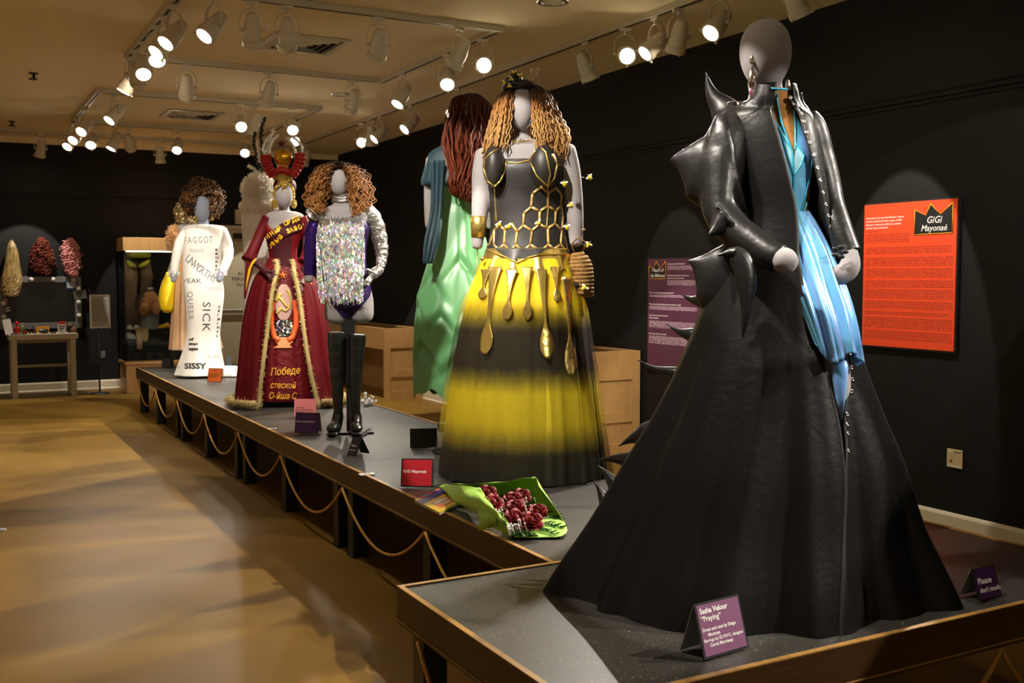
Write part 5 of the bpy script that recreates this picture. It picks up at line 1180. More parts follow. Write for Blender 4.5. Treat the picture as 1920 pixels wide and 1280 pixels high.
mb = MB(); v = [T(528, 269, -.03)]+[T(528+9*(1 if k % 2 == 0 else .42)*sin(k*pi/5), 269-9*(1 if k % 2 == 0 else .42)*cos(k*pi/5), 0) for k in range(10)]+[T(528, 269, .03)]
mb.add(v, [(0, 1+k, 1+(k+1) % 10) for k in range(10)]+[(11, 1+(k+1) % 10, 1+k) for k in range(10)]); mb.build('crown_star', M_velvet, rr_, smooth=False)

# ------------------------------------------------------------------ 6. white lettered gown
fw = Fig(385, 705, PZ); T = fw.T; s_ = fw.s
rw = thing('mannequin', 'mannequin in long white gown printed with black words and curly brown afro wig', 'mannequin', fw.B, fw.rot)
M_white = mat('white_crepe', lin('e6e2da'), .75, bump=(8, .06, 2)); M_ink = mat('black_ink', (.02, .02, .022), .7); M_ink2 = mat('grey_ink', (.18, .18, .19), .7); M_ink3 = mat('pale_grey_ink', (.42, .41, .40), .7)
body_mesh(fw, rw, [egg(fw, 363, 395, 366, 417, 1.1, -.03, .88), fw.loft([(406, 370, 392, 1, .03), (422, 369, 393, 1, .02), (430, 360, 402, .7, 0)], 8, 20, cap=True), fw.loft([(424, 356, 408, .5, 0), (450, 348, 412, .6, 0), (600, 354, 408, .6, 0)], 10, 24, cap=True),
    limb(fw, [(326, 508, -.05, 6), (326, 518, -.06, 6.5), (325, 527, -.07, 5)]), limb(fw, [(415, 506, -.12, 6), (413, 518, -.14, 7), (411, 526, -.15, 5.5)])], M_jersey_blue, .012)
def wfold(a, t, z): return max(0, t-.62)/.38*(.03*sin(6*a+1)+.02*sin(10*a))
wg = fw.loft([(421, 362, 402, .7, 0), (424, 346, 420, .5, 0), (432, 342, 423, .52, 0), (460, 344, 419, .62, 0), (500, 343, 415, .64, 0), (525, 343, 417, .66, 0), (550, 345, 420, .7, 0), (590, 349, 416, .72, 0), (625, 350, 412, .74, 0), (655, 344, 414, .8, 0), (685, 334, 419, .85, 0), (703, 328, 424, .9, 0)], 70, 110, fold=wfold)
wgo = wg.build('gown', M_white, rw, solid=.004); WB = fw.bvh(wgo)
for pts in (((350, 430, 0, 9), (338, 455, -.01, 10), (331, 480, -.03, 8.5), (327, 505, -.05, 7.5), (326, 514, -.055, 7.5)), ((415, 430, 0, 10), (424, 455, .0, 11), (428, 478, -.03, 9.5), (421, 500, -.09, 8), (415, 511, -.12, 7.5))):
    P = cr([(*T(x, y, d), r_*s_) for x, y, d, r_ in pts], 26); MB().tube([p[:3] for p in P], [p[3]*(1+.05*sin(i*1.9)*(i > 6)) for i, p in enumerate(P)], 16).build('sleeve', M_white, rw)
mb = MB(); c = T(427, 706, .0); rows = []
for k in range(11):
    th = pi*k/20; row = []
    for i in range(36):
        a = 2*pi*i/36; q = 1+.10*sin(5*a+.5)+.06*sin(9*a); row.append(Vector((c.x+.155*cos(th)**.6*cos(a)*q, c.y+.2*cos(th)**.6*sin(a)*q, .004+.085*sin(th)*(1+.25*sin(3*a+1)))))
    rows.append(row)
mb.grid(rows, True, True); mb.build('train', M_white, rw)
W1, W2, W3 = M_ink, M_ink2, M_ink3; WD = {}
def zw_(x, y): return (320+x/4.131, 410+y/4.129)
def wt(m, s__, x, y, h, rot=0, sx=1.0, word=None, **k):
    X, Y = zw_(x, y); q = WD.setdefault(word or (s__, y), (MB(), m)); fw.text(q[0], WB, s__, X, Y, h/4.13, rot, .006, sx, **k)
wt(W2, 'FAGGOT', 103, 192, 52, -2, .66, spacing=1.28); wt(W3, 'despised', 145, 260, 38, 0, .62); wt(W3, 'unloved', 280, 556, 40, 0, .85); wt(W3, 'trash', 288, 1080, 40, 0, .95)
for i, ch in enumerate('UNWORTHY'):
    P_ = cr([(105, 322), (160, 372), (215, 418), (275, 462), (330, 500)], 8); a = P_[i]; wt(W2, ch, a[0], a[1]-2, 62, 38-i*1.5, .72, word='u')
wt(W1, 'WEAK', 60, 497, 36, 0, 1.25)
for i, ch in enumerate('BROKEN'): wt(W1, ch, 345, 248+i*31, 18, 2, 1.3, word='b', bold=.04)
wt(W2, 'QUEER', 130, 560, 42, 88, 1.15, spacing=1.1); wt(W1, 'SICK', 250, 640, 62, 91, 1.22, spacing=1.1)
for s__, y in (('of', 942), ('stan', 977), ('ages', 1015)): wt(W1, s__, 140, y, 22, 0, 1.4, bold=.05)
wt(W1, 'SISSY', 106, 1160, 44, 0, 1.22, bold=.04)
for i, ch in enumerate('CRIMINAL'): wt(W1, ch, 368-i*2.3, 690+i*32, 20, 4, 1.0, word='c', bold=.05)
for i, ch in enumerate('STIGMA'): wt(W1, ch, 376+i*8, 985+i*38, 30, 76, 1.0, word='s', bold=.04)
wt(W2, 'it', 52, 1156, 26, 20, .8)
for q in WD.values():
    if q[0].v: q[0].build('printed_word', q[1], rw, smooth=False)
M_afro = mat('brown_afro', lin('4a3018'), .6, spec=.4); ramp_by_attr(M_afro, [(0, '2a1a0e'), (.5, '553818'), (1, '85592c')])
ec = T(380, 374, .03)
curl_hair(fw, rw, ec, (.215, .20, .215), 620, M_afro, .0075, .017, 6, skip=lambda d: d.y < -.35 and abs(d.x+.02) < .42 and d.z < .30)
MB().ball(ec+Vector((0, .035, .03)), (.15, .13, .15), 18, 12).build('wig_cap', mat('afro_roots', lin('24170c'), .8), rw)
mb = MB(); g_ = random.Random(8)
for k in range(40): x = g_.uniform(-1, 1); mb.ball(T(381+13*x, 430-5*(x*x)+g_.uniform(0, 10)*(1-abs(x)), -.10), g_.uniform(.008, .013), 7, 5)
mb.build('necklace', M_gem, rw)
for x, y in ((397.5, 409), (367, 412)): mb = MB(); mb.ball(T(x, y-7, -.07), .012, 8, 6); mb.ball(T(x, y, -.08), (.014, .008, .026), 8, 6); mb.build('earring', M_jewel, rw)
for x, y, d in ((326, 513, -.055), (415, 511, -.125)):
    mb = MB()
    for k in range(44): mb.ball(T(x, y+g_.uniform(-5, 5), d)+Vector((.052*cos(k*.9), .052*sin(k*.9), 0)), g_.uniform(.008, .013), 7, 5)
    mb.build('bracelet', M_gem, rw)

# ------------------------------------------------------------------ 7. peach gown behind the white one, 8. white fur robe behind the red one
fp = Fig(352, 692, PZ); T = fp.T; s_ = fp.s
rp = thing('mannequin', 'mannequin with pale wig and peach gown mostly hidden behind the white lettered gown', 'mannequin', fp.B, fp.rot)
M_peach = mat('peach_chiffon', lin('e6bc92'), .7, sheen=(.3, .5, 'ffe0c0')); M_pfur = mat('peach_feathers', lin('dcae78'), .8)
body_mesh(fp, rp, [egg(fp, 338, 370, 372, 420, 1.1), fp.loft([(418, 344, 364, 1, 0), (432, 326, 386, .6, 0), (500, 334, 384, .7, 0)], 12, 22, cap=True), limb(fp, [(332, 480, 0, 8), (322, 505, -.02, 7), (316, 520, -.02, 5)])], M_jersey, .013)
fp.loft([(430, 328, 386, .6, 0), (490, 332, 384, .7, 0), (505, 329, 386, .75, 0), (560, 324, 396, .8, 0), (620, 320, 408, .84, 0), (655, 318, 416, .86, 0)], 40, 100, fold=lambda a, t, z: t*(.05*sin(14*a)+.03*sin(23*a))).build('gown', M_peach, rp, solid=.003)
def fuzz(fig, root, c, rad, n, ln, m, name, seed=1, r_=.003, bias=(0, 0, 0)):
    g = random.Random(seed); mb = MB(); mb.ball(c, tuple(k*.8 for k in rad), 16, 10)
    for _ in range(n):
        d = Vector((g.gauss(0, 1), g.gauss(0, 1), g.gauss(0, 1))).normalized(); p = Vector(c)+Vector((d.x*rad[0], d.y*rad[1], d.z*rad[2]))*.78
        e = (d+Vector((g.gauss(0, .45), g.gauss(0, .45), g.gauss(0, .45)))+Vector(bias)).normalized(); q = p+e*ln*.55; mb.tube([p, q, q+(e+Vector((g.gauss(0, .5), 0, g.gauss(0, .5)-.3))).normalized()*ln*.5], [r_*1.3, r_, r_*.3], 4, cap=False)
    return mb.build(name, m, root)
fuzz(fp, rp, T(327, 448, -.03), (.075, .08, .165), 700, .06, M_pfur, 'feather_sleeve', 3); fuzz(fp, rp, T(385, 448, .03), (.075, .08, .165), 300, .06, M_pfur, 'feather_sleeve', 4)
M_blond = mat('pale_blond_hair', lin('cdb887'), .6); curl_hair(fp, rp, T(353, 402, .02), (.13, .13, .125), 260, M_blond, .008, .02, 9, length=.12); MB().ball(T(353, 402, .02), (.105, .10, .10), 14, 10).build('wig_cap', M_blond, rp)
MB().tube([(0, 0, .01), (0, 0, T(352, 655).z+.1)], .018, 8).build('stand_pole', M_dark_metal, rp); MB().lathe([(.15, 0), (.15, .008), (.02, .014)], 24).build('stand_base', M_dark_metal, rp)
q = Fig(313, 692, PZ); p = fp.W @ T(315, 585, -.06)
yb = thing('yellow_bag', 'bright yellow satin pouch hanging beside the cuff of the white gown', 'bag', p, fp.rot)
k = fp.s; MB().grid([[Vector((x*k+.006*sin(z*.3+i), -.03*cos(pi*(i/6-.5))*sg*(1+.35*sin(2.1*i+.13*z)), z*k)) for i, x in enumerate([xl+(xr-xl)*j/6 for j in range(7)])] for z, xl, xr, sg in ((0, -6, 7, .4), (8, -13, 8, 1.3), (24, -16, 10, 2.0), (40, -12, 11, 1.8), (56, -7, 12, 1.2), (68, -3, 8, .7), (73, 0, 3, .2))]).build('pouch', mat('yellow_satin', lin('f0cc10'), .5, sheen=(.3, .4, 'fff0a0')), yb, solid=.03)
MB().tube([(0, 0, 72*k), (.02, -.02, 80*k), (.03, 0, 73*k)], .006, 6).build('drawstring', M_goldcord, yb)
ff = Fig(490, 742, PZ); T = ff.T; s_ = ff.s
rf = thing('mannequin', 'white robed figure with white fur hood and black feather antennae behind the red gown', 'mannequin', ff.B, ff.rot)
M_fur = mat('white_fur', lin('f2ecde'), .85); M_robe = mat('white_pleated_robe', lin('d8d6d2'), .7, bump=(60, .3, 1, (1, 1, .02))); M_bead = mat('black_feathers', lin('14161c'), .6)
ff.loft([(384, 458, 528, .6, 0), (400, 452, 532, .62, 0), (450, 455, 528, .66, 0), (520, 458, 530, .7, 0), (600, 455, 536, .74, 0), (741, 448, 542, .8, 0)], 40, 80, fold=lambda a, t, z: .012*sin(23*a)).build('robe', M_robe, rf)
fuzz(ff, rf, T(485, 357, 0), (.155, .15, .165), 2200, .05, M_fur, 'fur_hood', 5, .0035); fuzz(ff, rf, T(488, 388, -.03), (.20, .13, .075), 1500, .045, M_fur, 'fur_collar', 6, .0035)
for pts in (((478, 248), (477, 268), (480, 290), (486, 312), (490, 328)), ((496, 221), (491, 240), (489, 262), (492, 290), (494, 322))):
    C_ = cr(pts, 34); mb = MB(); g_ = random.Random(int(pts[0][0]))
    for x, y in C_: mb.ball(T(x, y, 0)+Vector((g_.uniform(-.008, .008), g_.uniform(-.01, .01), 0)), (g_.uniform(.010, .018), .012, g_.uniform(.008, .014)), 7, 5)
    mb.tube([T(x, y, 0) for x, y in C_], .003, 5); mb.build('feather_antenna', M_bead, rf)
for pts in (((490, 330), (486, 300), (484, 280), (482, 265)), ((488, 332), (478, 318), (466, 310)), ((494, 330), (497, 290), (508, 258), (513, 240))):
    fringe_tube([T(x, y, 0) for x, y in cr(pts, 14)], .005, M_fur, 'white_plume', rf, 160, .03, 4)
# ------------------------------------------------------------------ vanity corner by the far wall
M_tbl = mat('cream_painted_wood', (.46, .40, .29), .5); M_grey = mat('grey_painted_frame', (.14, .135, .13), .45); M_bulb = mat('unlit_bulb', (.62, .58, .52), .3)
vt = thing('vanity_table', 'cream painted side table holding cosmetics below the black mirror', 'table', (1.19, 15.63, 0))
def leg_(x, y): MB().box(x-.035, x+.035, y-.035, y+.035, 0, .79).build('leg', M_tbl, vt, smooth=False, bevel=.003)
MB().box(-.435, .43, -.28, .25, .79, .863).build('tabletop', M_tbl, vt, smooth=False, bevel=.004)
for x in (-.37, .36):
    for y in (-.225, .195): leg_(x, y)
MB().tube([(-.335, .195, .40), (.325, .195, .40)], .022, 12).build('stretcher_rail', M_tbl, vt)
MB().box(-.335, .325, .17, .20, .72, .79).build('apron', M_tbl, vt, smooth=False)
mf = thing('vanity_mirror', 'grey framed black vanity mirror with round bulbs on the far wall', 'mirror', (1.225, YF-.001, 1.27))
def fbox(x0, x1, z0, z1, n='frame_rail'): MB().box(x0, x1, -.06, 0, z0, z1).build(n, M_grey, mf, smooth=False, bevel=.004)
fbox(-.535, .532, .285, .368); fbox(-.535, .532, -.368, -.285); fbox(-.535, -.445, -.2845, .2845, 'frame_stile'); fbox(.442, .532, -.2845, .2845, 'frame_stile')
MB().box(-.445, .442, -.02, 0, -.285, .285).build('mirror_pane', mat('black_glass', (.004, .004, .004), .35), mf, smooth=False)
for x, z in [(-.12, .327), (.16, .327), (.42, .327), (-.40, .327)]+[(sx, z) for sx in (-.49, .487) for z in (.20, 0, -.19)]:
    MB().lathe([(.022, .0), (.024, .012), (.030, .02), (.034, .036), (.028, .056), (.012, .066), (0, .067)], 14, Matrix.Translation((x, -.06, z)) @ Matrix.Rotation(R(90), 4, 'X')).build('bulb', M_bulb, mf)
def wall_card(name, label, px0, px1, m, tilt=0, ink=None, y=YF-.085, cat='card', lines=None):
    a, b = wp(*px0, 1, y), wp(*px1, 1, y); t = thing(name, label, cat, ((a.x+b.x)/2, y, (a.z+b.z)/2)); t.rotation_euler = (0, R(tilt), 0); w_, h_ = abs(b.x-a.x)/2, abs(a.z-b.z)/2
    MB().box(-w_, w_, -.004, .010, -h_, h_).build('card_sheet', m, t, smooth=False)
    if ink:
        mb = MB()
        for k in range(lines or 4): mb.box(-w_*.8, w_*(.75-.3*(k % 2)), -.005, -.0041, h_*.7-k*h_*1.5/(lines or 4)-.008, h_*.7-k*h_*1.5/(lines or 4))
        mb.build('printed_lines', ink, t, smooth=False, kind='stuff')
    return t
wall_card('info_card', 'small blue printed card stuck on the top right of the vanity mirror', (123, 527), (147, 542), mat('blue_card', lin('22364f'), .6), 0, M_white_print, cat='sign')
wall_card('info_card', 'tilted grey printed card on the right stile of the vanity mirror', (138, 544), (162, 560), mat('grey_card', lin('5c5a54'), .6), -7, M_print_dark, cat='sign', y=YF-.08)
wall_card('photo_print', 'small pinkish print tucked on the left stile of the vanity mirror', (7, 559), (14, 572), mat('pink_print', lin('9a5a4c'), .6), 4, M_white_print, cat='picture', lines=2)
wall_card('photo_print', 'dark printed snapshot below the pinkish print on the vanity mirror', (8, 574), (22, 587), mat('dark_print_card', lin('14120f'), .6), -12, M_white_print, cat='picture', lines=3)
# three wigs on the wall
class W(Fig):
    def __init__(s, px, py, dy=-.02):
        s.B = wp(px, py, 1, YF-.002); s.px, s.py = px, py; s.ex, s.ey = Vector((1, 0, 0)), Vector((0, 1, 0)); s.rot = 0
        s.s = (s.B-EYE).dot(FWD)/FPX; s.W = Matrix.Translation(s.B); s.I = s.W.inverted()
def wall_wig(px, py, label, m, outline, n, curl, seed, wave):
    dz_ = 0 if curl else -.045
    f = W(px, py); t = thing('wig', label, 'wig', f.B)
    MB().tube([(0, -.001, .01), (0, -.10, .01)], .012, 8).build('hook', M_dark_metal, t)
    rows = []
    for y, xl, xr in outline:
        a, b = f.T(xl, y), f.T(xr, y); rows.append((a.z, (a.x+b.x)/2, (b.x-a.x)/2))
    core = []
    for z, cx, hx in cr(rows, 20): core.append([Vector((cx+hx*(.85 if curl else .62)*cos(2*pi*k/16), dz_-.09+(.07 if curl else .045)*min(1, hx/.06)*sin(2*pi*k/16), z)) for k in range(16)])
    MB().grid(core, True, True).build('hair_mass', m, t)
    g = random.Random(seed); mb = MB(); C_ = cr(rows, 40); nr = len(C_)
    for _ in range(n):
        if curl:
            k = g.randrange(nr); z, cx, hx = C_[k]; a = g.uniform(pi, 2*pi); p = Vector((cx+hx*.92*cos(a), -.085+.08*sin(a), z)); ph = g.uniform(0, 6.28); L_ = g.uniform(.05, .11); P = []
            d = Vector((cos(a)*.5+g.gauss(0, .3), sin(a)*.4-.1, -1+g.gauss(0, .35))).normalized(); u = d.orthogonal().normalized(); v = d.cross(u)
            for i in range(12): P.append(p+d*(L_*(i/11-.3))+(u*cos(ph+i*1.1)+v*sin(ph+i*1.1))*curl)
            tv = g.random(); mb.tube(P, .006, 4, t=[tv]*12)
        else:
            u = g.uniform(-1, 1); tv0 = g.random(); ph = g.uniform(0, 6.28); P = []; ts = []
            for i, (z, cx, hx) in enumerate(C_):
                q = i/(nr-1); P.append(Vector((cx+hx*sin(u*1.4)*1.0+wave*sin(ph+9*q*q*2)*q, dz_-.09-.075*cos(u*1.35)*min(1, hx/.05)+wave*cos(ph+9*q*q*2)*q, z))); ts.append(q*.45+tv0*.55)
            k0 = int(nr*g.uniform(.62, 1)); mb.tube(P[:k0], .007, 5, t=ts[:k0])
    mb.build('hair', m, t)
M_w1 = mat('golden_blond_hair', lin('8f7848'), .45, spec=.6); ramp_by_attr(M_w1, [(0, '4a3a20'), (.45, '8e7544'), (1, 'd8bc7c')], noise=.2, scale=40)
M_w2 = mat('copper_red_hair', lin('5e1e10'), .55); ramp_by_attr(M_w2, [(0, '3c120a'), (.6, '6e2412'), (1, '8a341a')])
M_w3 = mat('rose_pink_hair', lin('b06a66'), .55); ramp_by_attr(M_w3, [(0, 'a05a58'), (.6, 'd08a86'), (1, 'eaa8a0')])
wall_wig(21, 452, 'long golden blond wavy wig hanging on the wall over the mirror edge', M_w1, [(451, 19, 22), (460, 15, 27), (475, 12, 31), (500, 9, 34), (525, 5, 37), (542, 6, 34), (556, 12, 26)], 240, 0, 41, .032)
wall_wig(76, 452, 'dark copper red curly wig hanging on the black wall, middle of three', M_w2, [(449, 72, 80), (458, 64, 87), (470, 57, 94), (484, 56, 98), (496, 60, 95), (507, 78, 90)], 420, .016, 42, 0)
wall_wig(131, 452, 'rose pink curly wig hanging on the wall above the mirror corner', M_w3, [(449, 126, 134), (458, 118, 142), (470, 115, 146), (485, 117, 147), (500, 124, 145), (512, 132, 139)], 420, .015, 43, 0)
# cosmetics on the table
TZ = .863
def tb(px, py=None, y=15.55): p = wp(px, 625, 1, y); return (p.x, y, TZ)
def simple(name, label, cat, px, y, fn, m, group=None, rot=0):
    x, yy, z = tb(px, None, y); t = thing(name, label, cat, (x, yy, z+.0005), rot, group); mb = MB(); fn(mb); return t, mb.build('body', m, t, auto=35)
U = .0072  # metres per pixel there
Mr = mat('red_gloss_plastic', lin('c01424'), .3); My = mat('mustard_card_box', lin('c58a1c'), .6); Mk = mat('black_plastic', (.012, .011, .011), .35); Mw_ = mat('white_plastic', (.62, .58, .54), .4); Mlime = mat('lime_plastic', lin('88962a'), .4)
t, o = simple('folded_card', 'white folded card leaning at the left end of the vanity table', 'card', 18, 15.5, lambda mb: mb.box(-.05, .05, -.004, .004, 0, .21), Mw_); t.rotation_euler = (R(-14), R(-10), 0)
t, o = simple('red_bottle', 'red plastic bottle with round stopper on the vanity table', 'bottle', 32, 15.62, lambda mb: mb.lathe([(.028, 0), (.032, .02), (.033, .075), (.015, .10), (.012, .115)], 16), Mr); MB().ball((0, 0, .142), (.026, .026, .03), 14, 10).build('stopper', Mr, t)
t, o = simple('lotion_bottle', 'lime green tall bottle beside the red bottle', 'bottle', 42, 15.50, lambda mb: mb.lathe([(.020, 0), (.022, .01), (.022, .10), (.010, .115)], 14), Mlime); MB().lathe([(.010, .116), (.012, .120), (.012, .145), (0, .146)], 12).build('cap', My, t)
t, o = simple('red_jar', 'low red jar in front of the lime bottle', 'jar', 47, 15.42, lambda mb: mb.lathe([(.028, 0), (.03, .01), (.03, .045)], 16), Mr); MB().lathe([(.031, .046), (.031, .058), (0, .06)], 16).build('lid', Mk, t)
t, o = simple('makeup_box', 'mustard yellow cardboard box on the vanity table', 'box', 80, 15.72, lambda mb: mb.box(-.082, .082, -.03, .03, 0, .085), My, rot=R(4)); MB().box(-.080, .080, -.028, .028, .0852, .0885).build('lid_flap', My, t, smooth=False)
t, o = simple('printed_carton', 'white and red printed carton standing near the right of the vanity table', 'box', 116, 15.55, lambda mb: mb.box(-.052, .052, -.03, .03, 0, .155), Mw_, rot=R(-6)); MB().box(-.0525, .0525, -.0305, .0305, .125, .1555).build('red_band', Mr, t, smooth=False)
mb = MB(); 
for k in range(3): mb.box(-.035, .025+.01*k, -.0312, -.0302, .03+.028*k, .045+.028*k)
mb.build('print', M_print_dark, t, smooth=False)
t, o = simple('brush_cup', 'black cup full of brushes at the right end of the vanity table', 'cup', 131, 15.60, lambda mb: mb.lathe([(.032, 0), (.038, .09), (.034, .09), (.029, .01), (0, .01)], 18), Mk)
for k in range(7): a = k*.9; MB().tube([(.012*cos(a), .012*sin(a), .012), (.045*cos(a), .03*sin(a), .15)], [.004, .0035], 6).build('brush', M_goldcord if k % 2 else Mk, t)
t, o = simple('tan_pouch', 'tan cosmetic pouch leaning beside the brush cup', 'pouch', 139, 15.48, lambda mb: mb.ball((0, 0, .04), (.045, .03, .04), 14, 8), mat('tan_pouch_cloth', lin('6e4a2c'), .7)); MB().tube([(-.035, 0, .07), (0, -.004, .082), (.035, 0, .07)], .003, 6).build('zip', M_goldcord, t)
t, o = simple('paper_slip', 'cream paper slip lying at the front right of the vanity table', 'paper', 134, 15.40, lambda mb: mb.box(-.06, .06, -.03, .03, 0, .004), M_white_print, rot=R(10)); MB().box(-.05, .02, -.01, .01, .0041, .0046).build('print', M_print_dark, t, smooth=False)
t, o = simple('hair_dryer', 'black hair dryer lying on the vanity table before the mustard box', 'hair dryer', 84, 15.45, lambda mb: (mb.tube([(-.07, 0, .035), (-.02, 0, .036), (.04, 0, .035)], [.022, .034, .028], 14)), Mk, rot=R(12)); MB().tube([(.0, 0, .03), (-.01, -.06, .02), (-.015, -.09, .018)], [.018, .015, .012], 10).build('handle', Mk, t)
for i, (px, y, lb) in enumerate(((56, 15.47, 'first of three dark lipsticks left of the hair dryer'), (62, 15.52, 'tallest of the dark lipsticks, before the mirror'), (66, 15.44, 'lipstick nearest the hair dryer'))):
    t, o = simple('lipstick', lb, 'lipstick', px, y, lambda mb: mb.lathe([(.010, 0), (.010, .03), (.008, .031), (.008, .05)], 12), Mk, 'lipsticks on the vanity table'); MB().lathe([(.007, .0505), (.007, .065+.04*(i == 1)), (.002, .075+.04*(i == 1))], 10).build('colour_stick', Mr if i != 1 else mat('brown_wax', lin('5c3a26'), .4), t)
for i, (px, y, lb) in enumerate(((26, 15.42, 'round black powder compact at the left front of the vanity table'), (100, 15.48, 'round black powder compact right of the hair dryer'))):
    t, o = simple('powder_compact', lb, 'compact', px, y, lambda mb: mb.lathe([(.036, 0), (.038, .006), (.038, .014), (.034, .016)], 20), Mk); MB().lathe([(.030, .0165), (.030, .019), (0, .0195)], 18).build('powder_pan', mat('rose_powder' + str(i), lin('b06a5c' if i else '8a7a70'), .8), t)
t, o = simple('palette', 'long dark eyeshadow palette at the front left of the vanity table', 'palette', 40, 15.40, lambda mb: mb.box(-.075, .075, -.028, .028, 0, .012), mat('navy_case', lin('1c2440'), .4), rot=R(-4))
for k in range(5): MB().box(-.066+.027*k, -.045+.027*k, -.018, .018, .0122, .0135).build('colour_pan', [Mr, My, Mw_, Mlime, Mk][k], t, smooth=False)
t, o = simple('white_jar', 'small white jar before the printed carton', 'jar', 118, 15.42, lambda mb: mb.lathe([(.02, 0), (.022, .006), (.022, .024)], 14), Mw_); MB().lathe([(.0225, .0245), (.0225, .034), (0, .035)], 14).build('lid', Mw_, t)
# sign on a stand
sx_, sy_ = gp(188, 739, 0).x, 15.458
ss = thing('sign_stand', 'black floor stand with grey framed text sheet beside the vanity', 'sign', (sx_, sy_, 0))
MB().lathe([(.13, 0), (.13, .012), (.11, .022), (.025, .028)], 30).build('base', M_dark_metal, ss); MB().tube([(0, 0, .026), (0, 0, .95)], .012, 10).build('pole', M_dark_metal, ss)
cxs = 1.916-sx_; M_sheet = mat('grey_sheet', (.36, .35, .33), .6); print_lines(M_sheet, '4a4844', 0, 2, [(1.0, 1.33, cxs-.10, cxs+.10, .017)], .7)
mb = MB()
for a in ((cxs-.134, cxs-.115, .922, 1.387), (cxs+.115, cxs+.134, .922, 1.387), (cxs-.115, cxs+.115, 1.368, 1.387), (cxs-.115, cxs+.115, .922, .941)): mb.box(a[0], a[1], -.028, -.012, a[2], a[3])
mb.build('frame', M_metal, ss, smooth=False); MB().box(cxs-.115, cxs+.115, -.02, -.012, .941, 1.368).build('sheet', M_sheet, ss, smooth=False)
t = thing('thermostat_plate', 'small grey wall outlet behind the sign stand pole', 'outlet', (wp(193, 664, 1, YF).x, YF-.001, wp(193, 664, 1, YF).z)); MB().box(-.03, .03, -.008, 0, -.05, .05).build('plate', M_grey, t, smooth=False); MB().lathe([(.012, .008), (.012, .012), (0, .013)], 10, Matrix.Rotation(R(90), 4, 'X')).build('socket', M_metal, t)

# ------------------------------------------------------------------ display case
M_glass = mat('case_glass', (1, 1, 1), .03); 
def thin_glass(m, tint=(.93, .96, .94)):
    nt = m.node_tree; N = nt.nodes; L = nt.links; tr = N.new('ShaderNodeBsdfTransparent'); tr.inputs[0].default_value = (*tint, 1); gl = N.new('ShaderNodeBsdfGlossy'); gl.inputs['Roughness'].default_value = .02
    fz = N.new('ShaderNodeFresnel'); fz.inputs[0].default_value = 1.45; mx = N.new('ShaderNodeMixShader'); L.new(fz.outputs[0], mx.inputs[0]); L.new(tr.outputs[0], mx.inputs[1]); L.new(gl.outputs[0], mx.inputs[2]); L.new(mx.outputs[0], N['Material Output'].inputs[0])
thin_glass(M_glass)
KX0, KX1, KY0, KY1 = 2.235, 3.36, 15.36, 15.95
dc = thing('display_case', 'tall maple and glass display case with costume pieces inside', 'display case', ((KX0+KX1)/2, (KY0+KY1)/2, 0)); hx, hy = (KX1-KX0)/2, (KY1-KY0)/2
MB().box(-hx, hx, -hy, hy, 0, .40).build('plinth', M_maple, dc, smooth=False, bevel=.004); MB().box(-hx-.02, hx+.02, -hy-.02, hy+.02, .4001, .44).build('plinth_ledge', M_maple, dc, smooth=False)
MB().box(-hx-.01, hx+.01, -hy-.01, hy+.01, 2.0, 2.185).build('hood', M_maple, dc, smooth=False, bevel=.004)
for b in ((-hx, hx, -hy, -hy+.006), (-hx, -hx+.006, -hy+.0065, hy-.02), (hx-.006, hx, -hy+.0065, hy-.02)): MB().box(*b, .4405, 1.9995).build('glass_pane', M_glass, dc, smooth=False)
MB().box(-hx, hx, hy-.018, hy, .4405, 1.9995).build('back_panel', M_black, dc, smooth=False)
MB().box(-hx+.04, hx-.04, -hy+.04, -hy+.07, 1.985, 1.9995).build('light_strip', mat('lit_strip', (1, 1, 1), .4, emit=((1, .86, .62), 11.0)), dc, smooth=False)
MB().box(-hx+.05, hx-.05, -.10, hy-.05, .4405, .885).build('riser', M_black, dc, smooth=False)
M_skin = mat('silicone_skin', lin('d69a66'), .5, sheen=(.2, .4, 'ffd8b0')); M_form = mat('grey_form', (.16, .155, .15), .5)
fd = Fig(280, 618, 0); fd.B = wp(281, 616, 1, 15.62); fd.B.z = .886; fd.s = (fd.B-EYE).dot(FWD)/FPX; fd.ex, fd.ey, fd.rot = Vector((1, 0, 0)), Vector((0, 1, 0)), 0; fd.W = Matrix.Translation(fd.B); fd.I = fd.W.inverted()
bt = thing('bust_form', 'grey torso form wearing a flesh toned breastplate inside the display case', 'torso form', fd.B)
U4 = lambda x, y: fd.T(210+x/5.123, 430+y/5.12)
T = fd.T; k_ = fd.s
body_mesh(fd, bt, [fd.loft([(538, 275, 288, 1, 0), (548, 272, 291, .9, 0), (556, 264, 299, .6, 0), (575, 261, 301, .6, 0), (600, 264, 298, .62, 0), (618, 260, 301, .66, 0)], 18, 22, cap=True)], M_form, .01)
mb = MB(); bp = fd.loft([(546, 274, 289, .95, -.006), (554, 267, 296, .7, -.006), (566, 262, 301, .62, -.006), (580, 262, 301, .6, -.004), (588, 266, 297, .5, -.004)], 12, 24, cap=True); mb.add(bp.v, bp.f)
for x in (270.5, 292.5): mb.ball(T(x, 579, -.115), (.066, .075, .084), 18, 14); mb.ball(T(x+(281.5-x)*.15, 568, -.085), (.045, .05, .075), 14, 10)
voxel(mb.build('breastplate', M_skin, bt), .006, 2)
MB().tube([T(281.5, 541)+Vector((.05*cos(a*.4), .045*sin(a*.4), 0)) for a in range(17)], .012, 8).build('neck_band', M_silver, bt)
tg = thing('padded_tights', 'brown padded tights with yellow green waist hanging in the display case', 'tights', wp(258, 470, 1, 15.80)); B0 = tg.location.copy()
V_ = lambda x, y, d=0: wp(x, y, 1, 15.80+d)-B0
M_tight = mat('brown_nylon', lin('5e4834'), .6); M_lime = mat('lime_satin', lin('9a9a1e'), .5)
